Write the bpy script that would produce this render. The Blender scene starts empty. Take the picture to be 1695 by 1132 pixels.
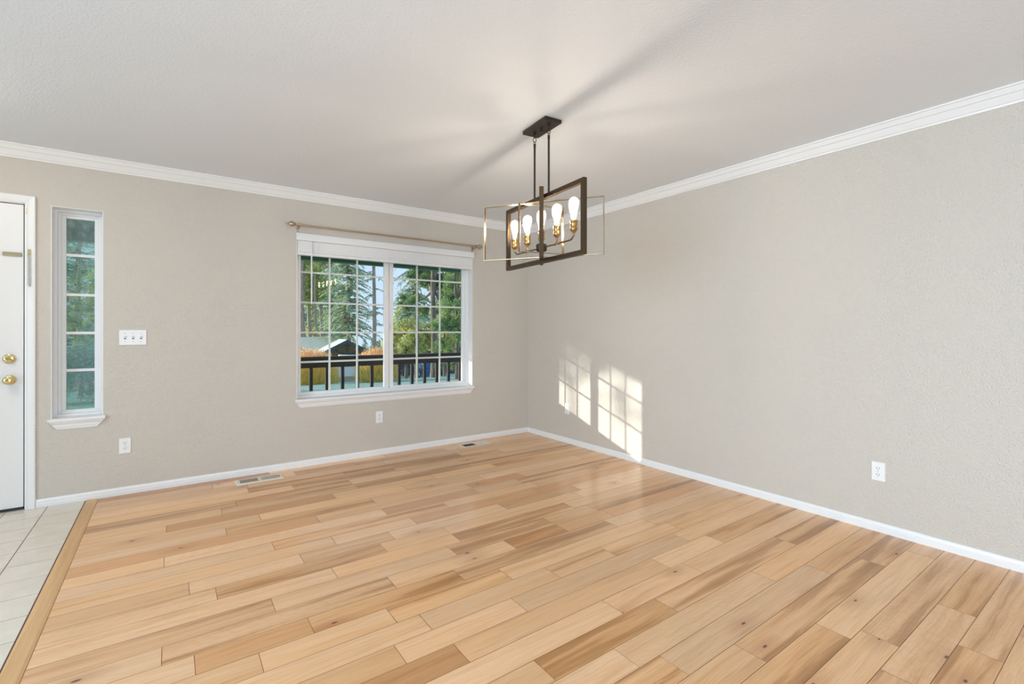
import bpy, bmesh, math, random
from mathutils import Vector, Matrix, noise

scene = bpy.context.scene
col = scene.collection
PI = math.pi
R = math.radians

# ------------------------------------------------------------------ camera
cam_data = bpy.data.cameras.new('camera')
cam = bpy.data.objects.new('camera', cam_data)
col.objects.link(cam)
cam_data.sensor_fit = 'HORIZONTAL'
cam_data.sensor_width = 36.0
cam_data.lens = 788.565 / 1695 * 36.0
cam_data.shift_y = -(566.0 - 546.74) / 1695
cam_data.clip_start = 0.05
cam_data.clip_end = 500
CAMX, CAMY, CAMZ = -3.47025, -4.5154, 1.20959
YAW = 0.6218526
cam.location = (CAMX, CAMY, CAMZ)
cam.rotation_euler = (PI / 2, -0.0009, -YAW)
scene.camera = cam

# ------------------------------------------------------------------ light, world, exposure
world = bpy.data.worlds.new('world')
scene.world = world
world.use_nodes = True
wn = world.node_tree.nodes
wl = world.node_tree.links
wn.clear()
w_out = wn.new('ShaderNodeOutputWorld')
w_bg = wn.new('ShaderNodeBackground')
w_tc = wn.new('ShaderNodeTexCoord')
w_sep = wn.new('ShaderNodeSeparateXYZ')
w_ramp = wn.new('ShaderNodeValToRGB')
w_ramp.color_ramp.elements[0].position = 0.0
w_ramp.color_ramp.elements[0].color = (0.64, 0.79, 1.0, 1)
w_ramp.color_ramp.elements[1].position = 0.55
w_ramp.color_ramp.elements[1].color = (0.45, 0.66, 1.0, 1)
wl.new(w_tc.outputs['Generated'], w_sep.inputs[0])
wl.new(w_sep.outputs['Z'], w_ramp.inputs[0])
wl.new(w_ramp.outputs[0], w_bg.inputs[0])
w_bg.inputs[1].default_value = 1.0
wl.new(w_bg.outputs[0], w_out.inputs[0])

SUN_DIR = Vector((1.0, -0.728, -0.255)).normalized()
sun_data = bpy.data.lights.new('sun', 'SUN')
sun_data.energy = 5.2
sun_data.angle = R(0.53)
sun_data.color = (1.0, 0.95, 0.88)
sun = bpy.data.objects.new('sun', sun_data)
col.objects.link(sun)
sun.rotation_euler = SUN_DIR.to_track_quat('-Z', 'Y').to_euler()
sun.location = (-30, 20, 12)


def area(name, loc, direction, sx, sy, watts, colour, spread):
    d = bpy.data.lights.new(name, 'AREA')
    d.shape = 'RECTANGLE'
    d.size = sx
    d.size_y = sy
    d.energy = watts
    d.color = colour
    d.spread = R(spread)
    o = bpy.data.objects.new(name, d)
    col.objects.link(o)
    o.location = loc
    o.rotation_euler = Vector(direction).to_track_quat('-Z', 'Z').to_euler()
    return o


# daylight at the big glazed openings of the living room behind the photographer
area('daylight_patio', (-2.8, -8.4, 1.15), (0, 1, 0.04), 2.8, 1.9, 66, (0.65, 0.83, 1.0), 140)
area('daylight_side', (-7.8, -4.1, 1.75), (1, 0, -0.16), 3.2, 1.6, 195, (0.65, 0.83, 1.0), 110)

BULB_STRENGTH = 400.0
FOYER_WATTS = 16.0

scene.view_settings.view_transform = 'Standard'
scene.view_settings.look = 'None'
scene.view_settings.exposure = 0.1
scene.view_settings.gamma = 1.0
scene.view_settings.use_curve_mapping = False
scene.cycles.use_denoising = True
scene.cycles.max_bounces = 12
scene.cycles.diffuse_bounces = 6
scene.cycles.glossy_bounces = 4
scene.cycles.transmission_bounces = 6
scene.cycles.transparent_max_bounces = 16
scene.cycles.caustics_reflective = False
scene.cycles.caustics_refractive = False
scene.cycles.sample_clamp_indirect = 6.0


# ------------------------------------------------------------------ node helpers
def nm(name):
    m = bpy.data.materials.new(name)
    m.use_nodes = True
    return m, m.node_tree.nodes, m.node_tree.links, m.node_tree.nodes['Principled BSDF']


def simple(name, colour, rough=0.5, metal=0.0, spec=0.5):
    m, n, l, b = nm(name)
    b.inputs['Base Color'].default_value = (*colour, 1)
    b.inputs['Roughness'].default_value = rough
    b.inputs['Metallic'].default_value = metal
    b.inputs['Specular IOR Level'].default_value = spec
    return m


def noise_tex(n, l, vec, scale, detail=2.0, rough=0.5):
    t = n.new('ShaderNodeTexNoise')
    t.inputs['Scale'].default_value = scale
    t.inputs['Detail'].default_value = detail
    t.inputs['Roughness'].default_value = rough
    if vec is not None:
        l.new(vec, t.inputs['Vector'])
    return t


def ramp(n, l, src, stops):
    r = n.new('ShaderNodeValToRGB')
    el = r.color_ramp.elements
    while len(el) < len(stops):
        el.new(0.5)
    for e, (p, c) in zip(el, stops):
        e.position = p
        e.color = (*c, 1) if len(c) == 3 else c
    if src is not None:
        l.new(src, r.inputs[0])
    return r


def mapping(n, l, src, scale=(1, 1, 1), loc=(0, 0, 0)):
    m = n.new('ShaderNodeMapping')
    m.inputs['Scale'].default_value = scale
    m.inputs['Location'].default_value = loc
    l.new(src, m.inputs['Vector'])
    return m.outputs[0]


def mix_col(n, l, fac, a, b, mode='MIX'):
    m = n.new('ShaderNodeMix')
    m.data_type = 'RGBA'
    m.blend_type = mode
    for sock, v in ((0, fac), (6, a), (7, b)):
        if hasattr(v, 'links'):
            l.new(v, m.inputs[sock])
        else:
            m.inputs[sock].default_value = v if not isinstance(v, tuple) else ((*v, 1) if len(v) == 3 else v)
    return m.outputs[2]


def math_node(n, l, op, a, b=None):
    m = n.new('ShaderNodeMath')
    m.operation = op
    for i, v in enumerate((a, b)):
        if v is None:
            continue
        if hasattr(v, 'links'):
            l.new(v, m.inputs[i])
        else:
            m.inputs[i].default_value = v
    return m.outputs[0]


def bump(n, l, b, height, strength, dist):
    bp = n.new('ShaderNodeBump')
    bp.inputs['Strength'].default_value = strength
    bp.inputs['Distance'].default_value = dist
    l.new(height, bp.inputs['Height'])
    l.new(bp.outputs[0], b.inputs['Normal'])
    return bp


def painted_plaster(name, colour, scale, strength, dist, rough=0.6):
    m, n, l, b = nm(name)
    tc = n.new('ShaderNodeTexCoord')
    a = noise_tex(n, l, tc.outputs['Object'], scale, 2.0, 0.45)
    r = ramp(n, l, a.outputs[0], [(0.30, (0, 0, 0)), (0.70, (1, 1, 1))])
    bump(n, l, b, r.outputs[0], strength, dist)
    big = noise_tex(n, l, tc.outputs['Object'], 1.3, 3.0)
    c = mix_col(n, l, big.outputs[0], tuple(x * 0.985 for x in colour), tuple(min(1, x * 1.015) for x in colour))
    l.new(c, b.inputs['Base Color'])
    b.inputs['Roughness'].default_value = rough
    b.inputs['Specular IOR Level'].default_value = 0.3
    return m


M = {}
M['wall'] = painted_plaster('greige_wall_paint', (0.612, 0.562, 0.494), 115, 0.85, 0.003)
M['ceiling'] = painted_plaster('white_ceiling_paint', (0.790, 0.835, 0.885), 110, 0.32, 0.002)
M['trim'] = simple('white_trim_paint', (0.82, 0.815, 0.80), 0.35)
M['vinyl'] = simple('white_vinyl', (0.80, 0.795, 0.785), 0.35)
M['muntin'] = simple('white_muntin', (0.78, 0.76, 0.74), 0.4)
M['door'] = simple('white_door_paint', (0.80, 0.79, 0.77), 0.38)
M['plate'] = simple('white_plastic', (0.84, 0.835, 0.82), 0.3)
M['slot'] = simple('dark_slot', (0.03, 0.028, 0.025), 0.6)
M['rubber'] = simple('black_rubber', (0.02, 0.022, 0.022), 0.55)
M['brass'] = simple('polished_brass', (0.80, 0.62, 0.28), 0.18, 1.0)
M['dull_brass'] = simple('antique_brass', (0.52, 0.44, 0.29), 0.32, 1.0)
M['rod'] = simple('bronze_rod_metal', (0.50, 0.39, 0.28), 0.32, 1.0)
M['steel'] = simple('dull_steel', (0.55, 0.55, 0.53), 0.35, 1.0)
M['blind'] = simple('white_blind_slats', (0.78, 0.775, 0.765), 0.4)
M['register'] = simple('cream_register_metal', (0.78, 0.72, 0.62), 0.4)
M['duct'] = simple('dark_duct', (0.05, 0.04, 0.03), 0.8)
M['bronze'] = simple('dark_bronze', (0.055, 0.040, 0.030), 0.36, 0.7)
M['frame_bronze'] = simple('brown_bronze', (0.075, 0.045, 0.022), 0.40, 0.55)
M['socket'] = simple('satin_brass_socket', (0.52, 0.32, 0.12), 0.30, 1.0)
M['strip'] = simple('satin_brass_strip', (0.40, 0.30, 0.19), 0.3, 1.0)
M['arm'] = simple('bronze_arm', (0.30, 0.21, 0.12), 0.32, 1.0)


def glass_material(name, tint, dust=0.0, dust_col=(0.7, 0.8, 0.8), base=0.06):
    m = bpy.data.materials.new(name)
    m.use_nodes = True
    n, l = m.node_tree.nodes, m.node_tree.links
    n.clear()
    out = n.new('ShaderNodeOutputMaterial')
    tr = n.new('ShaderNodeBsdfTransparent')
    tr.inputs[0].default_value = (*tint, 1)
    gl = n.new('ShaderNodeBsdfGlossy')
    gl.inputs['Roughness'].default_value = 0.0
    gl.inputs['Color'].default_value = (1, 1, 1, 1)
    lw = n.new('ShaderNodeLayerWeight')
    lw.inputs[0].default_value = 0.5
    p = math_node(n, l, 'POWER', lw.outputs['Facing'], 5.0)
    p = math_node(n, l, 'MULTIPLY', p, 0.9)
    p = math_node(n, l, 'ADD', p, base)
    mx = n.new('ShaderNodeMixShader')
    l.new(p, mx.inputs[0])
    l.new(tr.outputs[0], mx.inputs[1])
    l.new(gl.outputs[0], mx.inputs[2])
    last = mx.outputs[0]
    if dust > 0:
        tc = n.new('ShaderNodeTexCoord')
        a = noise_tex(n, l, mapping(n, l, tc.outputs['Object'], (1, 1, 0.6)), 26, 6.0, 0.75)
        b2 = noise_tex(n, l, tc.outputs['Object'], 4, 2.0, 0.5)
        r = ramp(n, l, a.outputs[0], [(0.42, (0.25, 0.25, 0.25)), (0.72, (1, 1, 1))])
        f = math_node(n, l, 'MULTIPLY', r.outputs[0], b2.outputs[0])
        f = math_node(n, l, 'MULTIPLY', f, dust)
        tl = n.new('ShaderNodeBsdfTranslucent')
        tl.inputs[0].default_value = (*dust_col, 1)
        df = n.new('ShaderNodeBsdfDiffuse')
        df.inputs[0].default_value = (*dust_col, 1)
        mx3 = n.new('ShaderNodeMixShader')
        l.new(df.outputs[0], mx3.inputs[1])
        l.new(tl.outputs[0], mx3.inputs[2])
        mx2 = n.new('ShaderNodeMixShader')
        l.new(f, mx2.inputs[0])
        l.new(last, mx2.inputs[1])
        l.new(mx3.outputs[0], mx2.inputs[2])
        last = mx2.outputs[0]
    l.new(last, out.inputs[0])
    return m


M['glass'] = glass_material('clear_window_glass', (0.97, 0.99, 0.98), base=0.010)
M['dusty_glass'] = glass_material('dusty_green_glass', (0.66, 0.82, 0.76), 0.85, (0.66, 0.76, 0.75))
M['bulb_glass'] = glass_material('clear_bulb_glass', (0.97, 0.95, 0.92), base=0.05)


def emission(name, colour, strength):
    m = bpy.data.materials.new(name)
    m.use_nodes = True
    n, l = m.node_tree.nodes, m.node_tree.links
    n.clear()
    out = n.new('ShaderNodeOutputMaterial')
    e = n.new('ShaderNodeEmission')
    e.inputs[0].default_value = (*colour, 1)
    e.inputs[1].default_value = strength
    l.new(e.outputs[0], out.inputs[0])
    return m


M['glow'] = emission('glowing_filament', (1.0, 0.86, 0.70), BULB_STRENGTH)


def halo_material():
    m = bpy.data.materials.new('bulb_halo')
    m.use_nodes = True
    n, l = m.node_tree.nodes, m.node_tree.links
    n.clear()
    out = n.new('ShaderNodeOutputMaterial')
    e = n.new('ShaderNodeEmission')
    e.inputs[0].default_value = (1.0, 0.93, 0.80, 1)
    e.inputs[1].default_value = 1.3
    tr = n.new('ShaderNodeBsdfTransparent')
    ad = n.new('ShaderNodeAddShader')
    l.new(e.outputs[0], ad.inputs[0])
    l.new(tr.outputs[0], ad.inputs[1])
    l.new(ad.outputs[0], out.inputs[0])
    return m


M['halo'] = halo_material()


def wood_floor():
    m, n, l, b = nm('hickory_planks')
    at = n.new('ShaderNodeAttribute')
    at.attribute_name = 'plank'
    sep = n.new('ShaderNodeSeparateColor')
    l.new(at.outputs['Color'], sep.inputs[0])
    tone, r1, r2 = sep.outputs[0], sep.outputs[1], sep.outputs[2]
    tc = n.new('ShaderNodeTexCoord')
    comb = n.new('ShaderNodeCombineXYZ')
    l.new(math_node(n, l, 'MULTIPLY', r1, 43.0), comb.inputs[0])
    l.new(math_node(n, l, 'MULTIPLY', r2, 31.0), comb.inputs[1])
    l.new(math_node(n, l, 'MULTIPLY', r1, 17.0), comb.inputs[2])
    va = n.new('ShaderNodeVectorMath')
    va.operation = 'ADD'
    l.new(tc.outputs['Object'], va.inputs[0])
    l.new(comb.outputs[0], va.inputs[1])
    P = va.outputs[0]
    # long wavy heartwood streaks
    warp = noise_tex(n, l, mapping(n, l, P, (1.2, 5, 1)), 1.6, 2.0)
    wv = n.new('ShaderNodeVectorMath')
    wv.operation = 'SCALE'
    l.new(warp.outputs['Color'], wv.inputs[0])
    wv.inputs[3].default_value = 0.05
    pv = n.new('ShaderNodeVectorMath')
    pv.operation = 'ADD'
    l.new(P, pv.inputs[0])
    l.new(wv.outputs[0], pv.inputs[1])
    streak = noise_tex(n, l, mapping(n, l, pv.outputs[0], (0.75, 15.0, 1)), 1.0, 5.0, 0.55)
    fine = noise_tex(n, l, mapping(n, l, pv.outputs[0], (5.0, 190.0, 1)), 1.0, 3.0, 0.6)
    mid = noise_tex(n, l, mapping(n, l, pv.outputs[0], (1.7, 42.0, 1)), 1.0, 4.0, 0.6)
    # cathedral grain rings
    wave = n.new('ShaderNodeTexWave')
    wave.wave_type = 'RINGS'
    wave.rings_direction = 'Z'
    wave.inputs['Scale'].default_value = 9.0
    wave.inputs['Distortion'].default_value = 9.0
    wave.inputs['Detail'].default_value = 2.0
    wave.inputs['Detail Scale'].default_value = 1.2
    l.new(mapping(n, l, P, (0.55, 3.6, 1)), wave.inputs['Vector'])
    s = math_node(n, l, 'ADD', streak.outputs[0], math_node(n, l, 'MULTIPLY', math_node(n, l, 'SUBTRACT', tone, 0.5), 0.62))
    base = ramp(n, l, s, [(0.15, (0.85, 0.545, 0.315)), (0.46, (0.81, 0.478, 0.245)), (0.575, (0.73, 0.405, 0.190)),
                          (0.615, (0.575, 0.300, 0.128)), (0.78, (0.42, 0.205, 0.082)), (1.0, (0.20, 0.09, 0.04))])
    # reddish boards
    red = math_node(n, l, 'GREATER_THAN', r2, 0.90)
    c0 = mix_col(n, l, math_node(n, l, 'MULTIPLY', red, 0.55), base.outputs[0], (0.56, 0.28, 0.13))
    # board to board brightness
    hv = n.new('ShaderNodeHueSaturation')
    l.new(c0, hv.inputs['Color'])
    l.new(math_node(n, l, 'ADD', math_node(n, l, 'MULTIPLY', r1, 0.20), 0.90), hv.inputs['Value'])
    l.new(math_node(n, l, 'ADD', math_node(n, l, 'MULTIPLY', r2, 0.12), 0.94), hv.inputs['Saturation'])
    g = ramp(n, l, fine.outputs[0], [(0.30, (0.90, 0.88, 0.85)), (0.58, (1.02, 1.02, 1.02))])
    c1 = mix_col(n, l, 1.0, hv.outputs[0], g.outputs[0], 'MULTIPLY')
    g2 = ramp(n, l, mid.outputs[0], [(0.28, (0.74, 0.69, 0.63)), (0.50, (1, 1, 1))])
    c2 = mix_col(n, l, 0.55, c1, g2.outputs[0], 'MULTIPLY')
    g3 = ramp(n, l, wave.outputs[0], [(0.0, (0.87, 0.83, 0.78)), (0.4, (1, 1, 1))])
    c3 = mix_col(n, l, 0.30, c2, g3.outputs[0], 'MULTIPLY')
    # knots
    vo = n.new('ShaderNodeTexVoronoi')
    vo.voronoi_dimensions = '2D'
    vo.inputs['Scale'].default_value = 1.0
    vo.inputs['Randomness'].default_value = 1.0
    l.new(mapping(n, l, P, (2.1, 5.2, 1)), vo.inputs['Vector'])
    rare = n.new('ShaderNodeSeparateColor')
    l.new(vo.outputs['Color'], rare.inputs[0])
    has = math_node(n, l, 'GREATER_THAN', rare.outputs[0], 0.80)
    dn = math_node(n, l, 'ADD', vo.outputs['Distance'], math_node(n, l, 'MULTIPLY', math_node(n, l, 'SUBTRACT', mid.outputs[0], 0.5), 0.05))
    k1 = ramp(n, l, dn, [(0.020, (1, 1, 1)), (0.034, (0, 0, 0))])
    k2 = ramp(n, l, dn, [(0.03, (1, 1, 1)), (0.30, (0, 0, 0))])
    c4 = mix_col(n, l, math_node(n, l, 'MULTIPLY', math_node(n, l, 'MULTIPLY', k2.outputs[0], has), 0.38), c3, (0.42, 0.175, 0.078))
    c5 = mix_col(n, l, math_node(n, l, 'MULTIPLY', math_node(n, l, 'MULTIPLY', k1.outputs[0], has), 0.85), c4, (0.055, 0.026, 0.014))
    l.new(c5, b.inputs['Base Color'])
    b.inputs['Roughness'].default_value = 0.23
    b.inputs['Specular IOR Level'].default_value = 0.5
    scr = noise_tex(n, l, mapping(n, l, P, (6, 24, 1)), 1.0, 2.0)
    hh = math_node(n, l, 'ADD', math_node(n, l, 'MULTIPLY', fine.outputs[0], 0.25), scr.outputs[0])
    bump(n, l, b, hh, 0.12, 0.003)
    return m


M['planks'] = wood_floor()


def tile_material():
    m, n, l, b = nm('cream_glazed_tile')
    tc = n.new('ShaderNodeTexCoord')
    a = noise_tex(n, l, tc.outputs['Object'], 7, 5.0, 0.6)
    r = ramp(n, l, a.outputs[0], [(0.3, (0.69, 0.62, 0.525)), (0.7, (0.77, 0.70, 0.605))])
    l.new(r.outputs[0], b.inputs['Base Color'])
    b.inputs['Roughness'].default_value = 0.16
    return m


M['tile'] = tile_material()
M['grout'] = simple('brown_grout', (0.13, 0.10, 0.07), 0.85)
M['oak_strip'] = None


def oak_strip():
    m, n, l, b = nm('oak_border')
    tc = n.new('ShaderNodeTexCoord')
    a = noise_tex(n, l, mapping(n, l, tc.outputs['Object'], (60, 2.5, 1)), 1.0, 4.0, 0.6)
    c = noise_tex(n, l, mapping(n, l, tc.outputs['Object'], (9, 0.8, 1)), 1.0, 2.0, 0.6)
    r = ramp(n, l, a.outputs[0], [(0.3, (0.62, 0.36, 0.155)), (0.65, (0.76, 0.46, 0.215))])
    r2 = ramp(n, l, c.outputs[0], [(0.35, (0.88, 0.86, 0.83)), (0.6, (1, 1, 1))])
    l.new(mix_col(n, l, 1.0, r.outputs[0], r2.outputs[0], 'MULTIPLY'), b.inputs['Base Color'])
    b.inputs['Roughness'].default_value = 0.32
    return m


M['oak_strip'] = oak_strip()


# ------------------------------------------------------------------ mesh helpers
def BM():
    return bmesh.new()


def box(bm, x0, x1, y0, y1, z0, z1, mat=None):
    vs = [bm.verts.new(p) for p in ((x0, y0, z0), (x1, y0, z0), (x1, y1, z0), (x0, y1, z0),
                                    (x0, y0, z1), (x1, y0, z1), (x1, y1, z1), (x0, y1, z1))]
    for f in ((3, 2, 1, 0), (4, 5, 6, 7), (0, 1, 5, 4), (1, 2, 6, 5), (2, 3, 7, 6), (3, 0, 4, 7)):
        fc = bm.faces.new([vs[i] for i in f])
        if mat is not None:
            fc.material_index = mat
    return vs


def prism(bm, poly, fn0, fn1):
    """poly: list of 2d points; fn0/fn1 map a point to the two end positions."""
    a = [bm.verts.new(fn0(*p)) for p in poly]
    b = [bm.verts.new(fn1(*p)) for p in poly]
    k = len(poly)
    bm.faces.new(a[::-1])
    bm.faces.new(b)
    for i in range(k):
        j = (i + 1) % k
        bm.faces.new((a[i], a[j], b[j], b[i]))


def tube(bm, pts, rad, n=10, caps=True):
    pts = [Vector(p) for p in pts]
    rads = rad if isinstance(rad, (list, tuple)) else [rad] * len(pts)
    rings = []
    up = None
    for i, p in enumerate(pts):
        if i == 0:
            t = pts[1] - pts[0]
        elif i == len(pts) - 1:
            t = pts[-1] - pts[-2]
        else:
            t = (pts[i + 1] - p).normalized() + (p - pts[i - 1]).normalized()
        t.normalize()
        if up is None:
            up = Vector((0, 0, 1)) if abs(t.z) < 0.9 else Vector((1, 0, 0))
        u = t.cross(up)
        if u.length < 1e-6:
            u = t.orthogonal()
        u.normalize()
        v = u.cross(t).normalized()
        up = v
        rings.append([bm.verts.new(p + (u * math.cos(2 * PI * k / n) + v * math.sin(2 * PI * k / n)) * rads[i]) for k in range(n)])
    for a, b in zip(rings, rings[1:]):
        for k in range(n):
            j = (k + 1) % n
            bm.faces.new((a[k], b[k], b[j], a[j]))
    if caps:
        bm.faces.new(rings[0])
        bm.faces.new(rings[-1][::-1])


def lathe(bm, prof, n=24, mat=None, cap=True):
    """prof: (radius, z) list along local z; mat: 4x4 placing it."""
    mat = mat or Matrix()
    rings = []
    for r, z in prof:
        if r < 1e-6:
            rings.append([bm.verts.new(mat @ Vector((0, 0, z)))])
        else:
            rings.append([bm.verts.new(mat @ Vector((r * math.cos(2 * PI * k / n), r * math.sin(2 * PI * k / n), z))) for k in range(n)])
    for a, b in zip(rings, rings[1:]):
        for k in range(n):
            j = (k + 1) % n
            if len(a) == 1 and len(b) == 1:
                continue
            if len(a) == 1:
                bm.faces.new((a[0], b[j], b[k]))
            elif len(b) == 1:
                bm.faces.new((a[k], a[j], b[0]))
            else:
                bm.faces.new((a[k], a[j], b[j], b[k]))
    if cap:
        if len(rings[0]) > 1:
            bm.faces.new(rings[0][::-1])
        if len(rings[-1]) > 1:
            bm.faces.new(rings[-1])


def ring(bm, centre, normal, rad, r, n=20, m=8, stretch=1.0):
    """a torus link; stretch lengthens it along its upright axis"""
    nz = Vector(normal).normalized()
    ux = Vector((0, 0, 1)).cross(nz)
    ux = ux.normalized() if ux.length > 1e-5 else Vector((1, 0, 0))
    vy = nz.cross(ux)
    rows = []
    for i in range(n):
        a = 2 * PI * i / n
        row = []
        for k in range(m):
            b = 2 * PI * k / m
            q = rad + r * math.cos(b)
            row.append(bm.verts.new(Vector(centre) + ux * q * math.cos(a) + vy * q * math.sin(a) * stretch + nz * r * math.sin(b)))
        rows.append(row)
    for i in range(n):
        for k in range(m):
            bm.faces.new((rows[i][k], rows[(i + 1) % n][k], rows[(i + 1) % n][(k + 1) % m], rows[i][(k + 1) % m]))


def world_loc(o):
    p = Vector((0, 0, 0))
    while o is not None:
        p += o.location
        o = o.parent
    return p


def link_mesh(name, me, mats, parent=None):
    for m in (mats if isinstance(mats, (list, tuple)) else [mats]):
        me.materials.append(m)
    o = bpy.data.objects.new(name, me)
    col.objects.link(o)
    if parent is not None:
        o.parent = parent
    return o


def obj(name, bm, mats, parent=None, smooth=False, bevel=0.0, seg=2, loc=None):
    """bm is given in world coordinates; it is re-based on the parent's (or loc's) origin."""
    bmesh.ops.recalc_face_normals(bm, faces=bm.faces)
    org = world_loc(parent) if parent is not None else Vector(loc or (0, 0, 0))
    bmesh.ops.translate(bm, verts=bm.verts, vec=-org)
    me = bpy.data.meshes.new(name)
    bm.to_mesh(me)
    bm.free()
    if smooth:
        for p in me.polygons:
            p.use_smooth = True
    o = link_mesh(name, me, mats, parent)
    if parent is None:
        o.location = org
    if bevel > 0:
        b = o.modifiers.new('bevel', 'BEVEL')
        b.width = bevel
        b.segments = seg
        b.limit_method = 'ANGLE'
        b.angle_limit = R(40)
    if smooth:
        try:
            me.set_sharp_from_angle(angle=R(38))
        except Exception:
            pass
    return o


def tag(o, label, cat, group=None, kind=None):
    o['label'] = label
    o['category'] = cat
    if group:
        o['group'] = group
    if kind:
        o['kind'] = kind
    return o


def thing(name, loc, label, cat, group=None, kind=None):
    o = bpy.data.objects.new(name, None)
    col.objects.link(o)
    o.location = loc
    o.empty_display_size = 0.1
    return tag(o, label, cat, group, kind)


def copy_tree(o, parent=None):
    c = o.copy()
    col.objects.link(c)
    if parent is not None:
        c.parent = parent
    for ch in list(o.children):
        copy_tree(ch, c)
    return c


def structure(name, bm, mats, label, cat, **kw):
    o = obj(name, bm, mats, **kw)
    return tag(o, label, cat, kind='structure')


# ------------------------------------------------------------------ room shell
H = 2.44
WT = 0.16          # back wall thickness
XL, YN = -7.0, -8.0
# main window opening, sidelight opening, door opening in the back wall
WX0, WX1, WZ0, WZ1 = -2.568, -0.769, 0.595, 2.045
SX0, SX1, SZ0, SZ1 = -4.140, -3.866, 0.592, 2.066
DX0, DX1, DZ1 = -5.190, -4.265, 2.062


def wall_with_holes(name, u0, u1, z0, z1, holes, place, label):
    """a wall slab made of blocks around rectangular holes; place(u, v, z) maps into world, v in 0..1 through the thickness."""
    us = sorted({u0, u1, *[h[0] for h in holes], *[h[1] for h in holes]})
    zs = sorted({z0, z1, *[h[2] for h in holes], *[h[3] for h in holes]})
    bm = BM()
    nu, nz = len(us) - 1, len(zs) - 1
    solid = [[not any(h[0] - 1e-6 <= us[i] and us[i + 1] <= h[1] + 1e-6 and h[2] - 1e-6 <= zs[j] and zs[j + 1] <= h[3] + 1e-6
                      for h in holes) for j in range(nz)] for i in range(nu)]
    cache = {}

    def V(i, j, s):
        k = (i, j, s)
        if k not in cache:
            cache[k] = bm.verts.new(place(us[i], s, zs[j]))
        return cache[k]
    for i in range(nu):
        for j in range(nz):
            if not solid[i][j]:
                continue
            for s in (0, 1):
                bm.faces.new([V(i, j, s), V(i + 1, j, s), V(i + 1, j + 1, s), V(i, j + 1, s)])
            for di, dj, e in ((-1, 0, ((i, j), (i, j + 1))), (1, 0, ((i + 1, j), (i + 1, j + 1))),
                              (0, -1, ((i, j), (i + 1, j))), (0, 1, ((i, j + 1), (i + 1, j + 1)))):
                a, b2 = i + di, j + dj
                if not (0 <= a < nu and 0 <= b2 < nz and solid[a][b2]):
                    (p, q) = e
                    bm.faces.new([V(*p, 0), V(*q, 0), V(*q, 1), V(*p, 1)])
    return structure(name, bm, M['wall'], label, 'wall')


wall_with_holes('wall_back', XL - 0.15, 0.15, -0.12, H, [(WX0, WX1, WZ0, WZ1), (SX0, SX1, SZ0, SZ1), (DX0, DX1, -0.12, DZ1)],
                lambda u, s, z: (u, s * WT, z), 'greige textured wall holding the front door and both windows')
wall_with_holes('wall_right', YN - 0.15, 0.0, -0.12, H, [], lambda u, s, z: (s * 0.15, u, z),
                'long greige textured side wall with sunlit window patches')
wall_with_holes('wall_left', YN - 0.15, 0.0, -0.12, H, [(-5.9, -2.3, 0.2, 2.3)], lambda u, s, z: (XL - s * 0.15, u, z),
                'greige wall closing the room beyond the entry door')
wall_with_holes('wall_near', XL, 0.0, -0.12, H, [(-4.2, -1.4, 0.2, 2.3)], lambda u, s, z: (u, YN - s * 0.15, z),
                'greige wall behind the camera with a wide glazed opening')
bm = BM()
box(bm, -9.4, -9.2, YN - 0.15, 0.6, -0.5, 3.4)  # added out of view to block the low sun at the side opening
structure('wall_sun_block', bm, M['wall'], 'added unseen wall keeping the sun out of the side opening', 'wall')
bm = BM()
box(bm, XL - 0.15, 0.15, YN - 0.15, WT, H, H + 0.15)
structure('ceiling', bm, M['ceiling'], 'white textured ceiling over the whole room', 'ceiling')

# ---- floor: planks
rnd = random.Random(11)
PX0, PX1 = -3.889, 0.0
ROW = 0.126
ROW0 = -1.378      # a seam
BUTTS = [(-3.497, -1.44), (-3.399, -1.836), (-3.298, -1.964), (-3.102, -2.218), (-3.002, -2.477), (-3.201, -2.605), (-2.904, -1.834),
         (-2.805, -2.089), (-2.607, -2.349), (-2.707, -2.602), (-3.496, -2.35), (-3.398, -2.479), (-2.507, -1.963), (-2.115, -1.957),
         (-2.213, -2.215), (-2.312, -2.473), (-2.118, -2.6), (-1.919, -2.722), (-2.22, -2.851), (-2.61, -2.734), (-2.583, -2.99),
         (-1.523, -2.709), (-1.4, -2.967), (-1.897, -3.102), (-1.695, -3.225), (-2.387, -3.23), (-1.991, -3.48), (-1.911, -2.333),
         (-1.522, -2.322), (-1.045, -2.83), (-1.098, -3.34), (-1.702, -3.602), (-0.8, -3.455), (-1.302, -3.722), (-1.204, -3.834),
         (-0.491, -3.577), (-0.178, -3.692), (-0.705, -3.961), (-1.002, -4.093), (-0.596, -3.193), (-3.097, -0.652), (-3.197, -1.186),
         (-2.999, -1.05), (-3.001, -1.576), (-2.704, -1.319), (-2.707, -1.709), (-2.3, -0.792), (-2.311, -1.444), (-2.412, -1.839),
         (-2.215, -1.699), (-1.917, -1.569), (-1.703, -0.918), (-2.501, -0.931), (-2.992, -0.404), (-2.7, -0.534)]
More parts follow.
